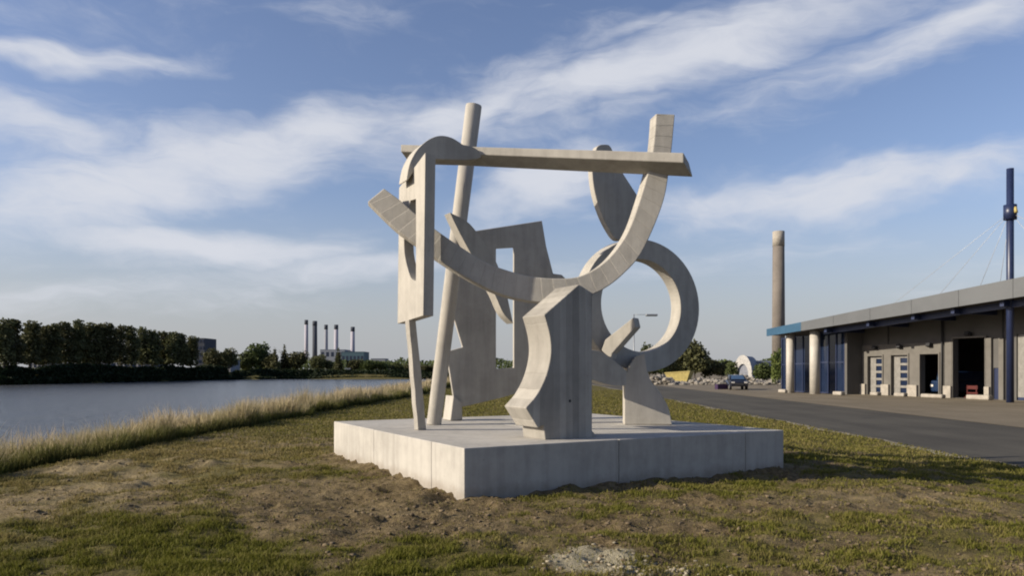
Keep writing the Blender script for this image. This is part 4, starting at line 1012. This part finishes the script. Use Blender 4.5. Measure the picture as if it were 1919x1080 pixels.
def scatter(n, y0, y1, seed, xmin=-9, xmax=10.66, p=1.6):
    r = np.random.default_rng(seed); Y = y0 * (y1 / y0) ** (r.random(n)); px = r.uniform(-60, 1980, n); X = (px - CX) * Y / F
    k = (X > xmin) & (X < xmax); return X[k], Y[k], r
X, Y, r = scatter(560000, 5.4, 17, 21)
gm = grassmask(X, Y); cl = fbm(X * 3.2 + 8, Y * 3.2, 3); d, _, _ = plinth_dist(X, Y)
k = (r.random(len(X)) < np.clip((gm - 0.12) * 1.3, 0, 1) * sst(cl, 0.36, 0.60) + 0.06) & (d > 0.04)
X, Y = X[k], Y[k]; gm = gm[k]; cl = cl[k]; n = len(X)
tint = np.clip(r.random(n) * 0.6 + (0.55 - gm) * 0.5 + strawmask(X, Y) * 0.9 - 0.1, 0, 1)
H = r.uniform(.018, .06, n) * (0.45 + 1.1 * cl) * (0.7 + 0.5 * gm); W = r.uniform(.005, .010, n) * (0.6 + Y / 16)
blades('turf_grass', X, Y, H, W, tint, M['lawn'], 0.9, 'short patchy green turf on the mound', 22)
X, Y, r = scatter(260000, 14, 75, 31)
d, _, _ = plinth_dist(X, Y); k = (d > 0.05) & (r.random(len(X)) < 0.9 * grassmask(X, Y) + .08); X, Y = X[k], Y[k]; n = len(X)
blades('far_turf_grass', X, Y, r.uniform(.03, .09, n), .007 + Y * 0.0006, np.clip(r.random(n) * .75 + strawmask(X, Y) * .7 - .05, 0, 1), M['lawn'], .8, 'turf growing behind the plinth', 32)
# tall dry grass on the river edge: a dense green foot, then straw and wispy seed heads in clumps
EDGE = lambda Y: np.interp(Y, [8, 12, 18, 28, 44, 90], [-0.1, -0.1, -0.2, .6, 1.6, 2.2]) + (fbm(Y * .45, Y * 0 + 4, 3) - .5) * 1.1
r = np.random.default_rng(41); n = 110000
Y = 8.0 * (150 / 8.0) ** r.random(n); q = r.random(n); X = -7.85 - 1.7 * q + EDGE(Y); cl = fbm(X * 1.1 + 60, Y * .9, 3)
H = r.uniform(.14, .46, n) * (0.45 + 1.0 * cl) * (.55 + .9 * fbm(X * .6 + 7, Y * 1.1, 3)); tint = np.clip(r.random(n) * .55 + (cl - .55) * .8, 0, 1)
blades('green_edge_grass', X, Y, H, .006 + Y * .0006 * r.uniform(.6, 1.2, n), tint, M['edge_green'], .6, 'olive green foot of the grass along the river edge', 42)
n = 90000; Y = 8.0 * (150 / 8.0) ** r.random(n); q = r.random(n); X = -8.0 - 1.7 * q + EDGE(Y); cl = fbm(X * .9 + 20, Y * .7, 4, .6)
k = r.random(n) < sst(cl, .42, .62) * .8 + .04; X, Y, cl, q = X[k], Y[k], cl[k], q[k]; n = len(X)
H = (.22 + .54 * r.random(n) ** 1.5) * (.35 + 1.15 * cl) * (.45 + 1.1 * fbm(X * .5 + 50, Y * 1.0, 3)); tint = np.clip(.35 + .6 * r.random(n), 0, 1)
blades('tall_dry_grass', X, Y, H, .003 + Y * .00042 * r.uniform(.6, 1.3, n), tint, M['tall'], .6, 'tall straw coloured grass along the river edge', 44)
n = 26000; Y = 8.0 * (150 / 8.0) ** r.random(n); q = r.random(n); X = -8.0 - 1.6 * q + EDGE(Y); cl = fbm(X * 1.2 + 90, Y * 1.0, 4, .6)
k = r.random(n) < sst(cl, .46, .68); X, Y, cl = X[k], Y[k], cl[k]; n = len(X)
blades('seed_head_grass', X, Y, r.uniform(.48, .98, n) * (.35 + .95 * cl), .002 + Y * .0004, np.clip(.8 + .3 * r.random(n), 0, 1), M['tall'], .5, 'pale feathery seed heads above the river grass', 43, pw=1.8)
# green slope down to the river
r = np.random.default_rng(51); n = 60000; Y = 9 * (160 / 9) ** r.random(n); X = -9 - 5.5 * r.random(n)
blades('bank_grass', X, Y, r.uniform(.3, .7, n), .012 + Y * .0009, np.clip(r.random(n) * .8, 0, 1), M['tall'], .6, 'rough grass on the slope above the river', 52)
# soil clods
def pebbles(name, X, Y, S_, mat, label, cat, seed):
    r = np.random.default_rng(seed); n = len(X)
    bm = bmesh.new(); bmesh.ops.create_icosphere(bm, subdivisions=1, radius=1.0); bv = np.array([v.co[:] for v in bm.verts]); bf = np.array([[v.index for v in f.verts] for f in bm.faces]); bm.free()
    j = 1 + (r.random((n, len(bv), 1)) - .5) * .7; sc3 = np.stack([S_ * r.uniform(.7, 1.4, n), S_ * r.uniform(.7, 1.4, n), S_ * r.uniform(.4, .7, n)], 1)[:, None, :]
    co = bv[None] * j * sc3; a = r.uniform(0, 6.28, n); ca, sa = np.cos(a)[:, None], np.sin(a)[:, None]
    x = co[:, :, 0] * ca - co[:, :, 1] * sa + X[:, None]; y = co[:, :, 0] * sa + co[:, :, 1] * ca + Y[:, None]; z = co[:, :, 2] + (height(X, Y) + S_ * .15)[:, None]
    f = (bf[None] + (np.arange(n) * len(bv))[:, None, None]).reshape(-1, 3)
    tag(link(name, mesh_np(name, np.stack([x, y, z], -1).reshape(-1, 3), f), mat), label, cat, kind='stuff')
X, Y, r = scatter(60000, 5.6, 15, 61, -7.5, 9.5); gm = grassmask(X, Y); d, _, _ = plinth_dist(X, Y); k = (r.random(len(X)) < (1 - gm) ** 1.5 * 0.16) & (d > .03); X, Y = X[k], Y[k]; n = len(X)
pebbles('soil_clods', X, Y, .007 + .024 * r.random(n) ** 3, M['clod'], 'loose brown soil clods around the plinth', 'soil', 62)
r = np.random.default_rng(71); n = 160; X = np.concatenate([r.normal(.8, .36, n), r.normal(1.35, .3, 110)]); Y = np.concatenate([r.normal(6.45, .28, n), r.normal(6.2, .2, 110)])
pebbles('gravel_patch', X, Y, .008 + .022 * r.random(len(X)) ** 2, M['stone'], 'pale gravel and stones on the sandy patch in front', 'gravel', 72)
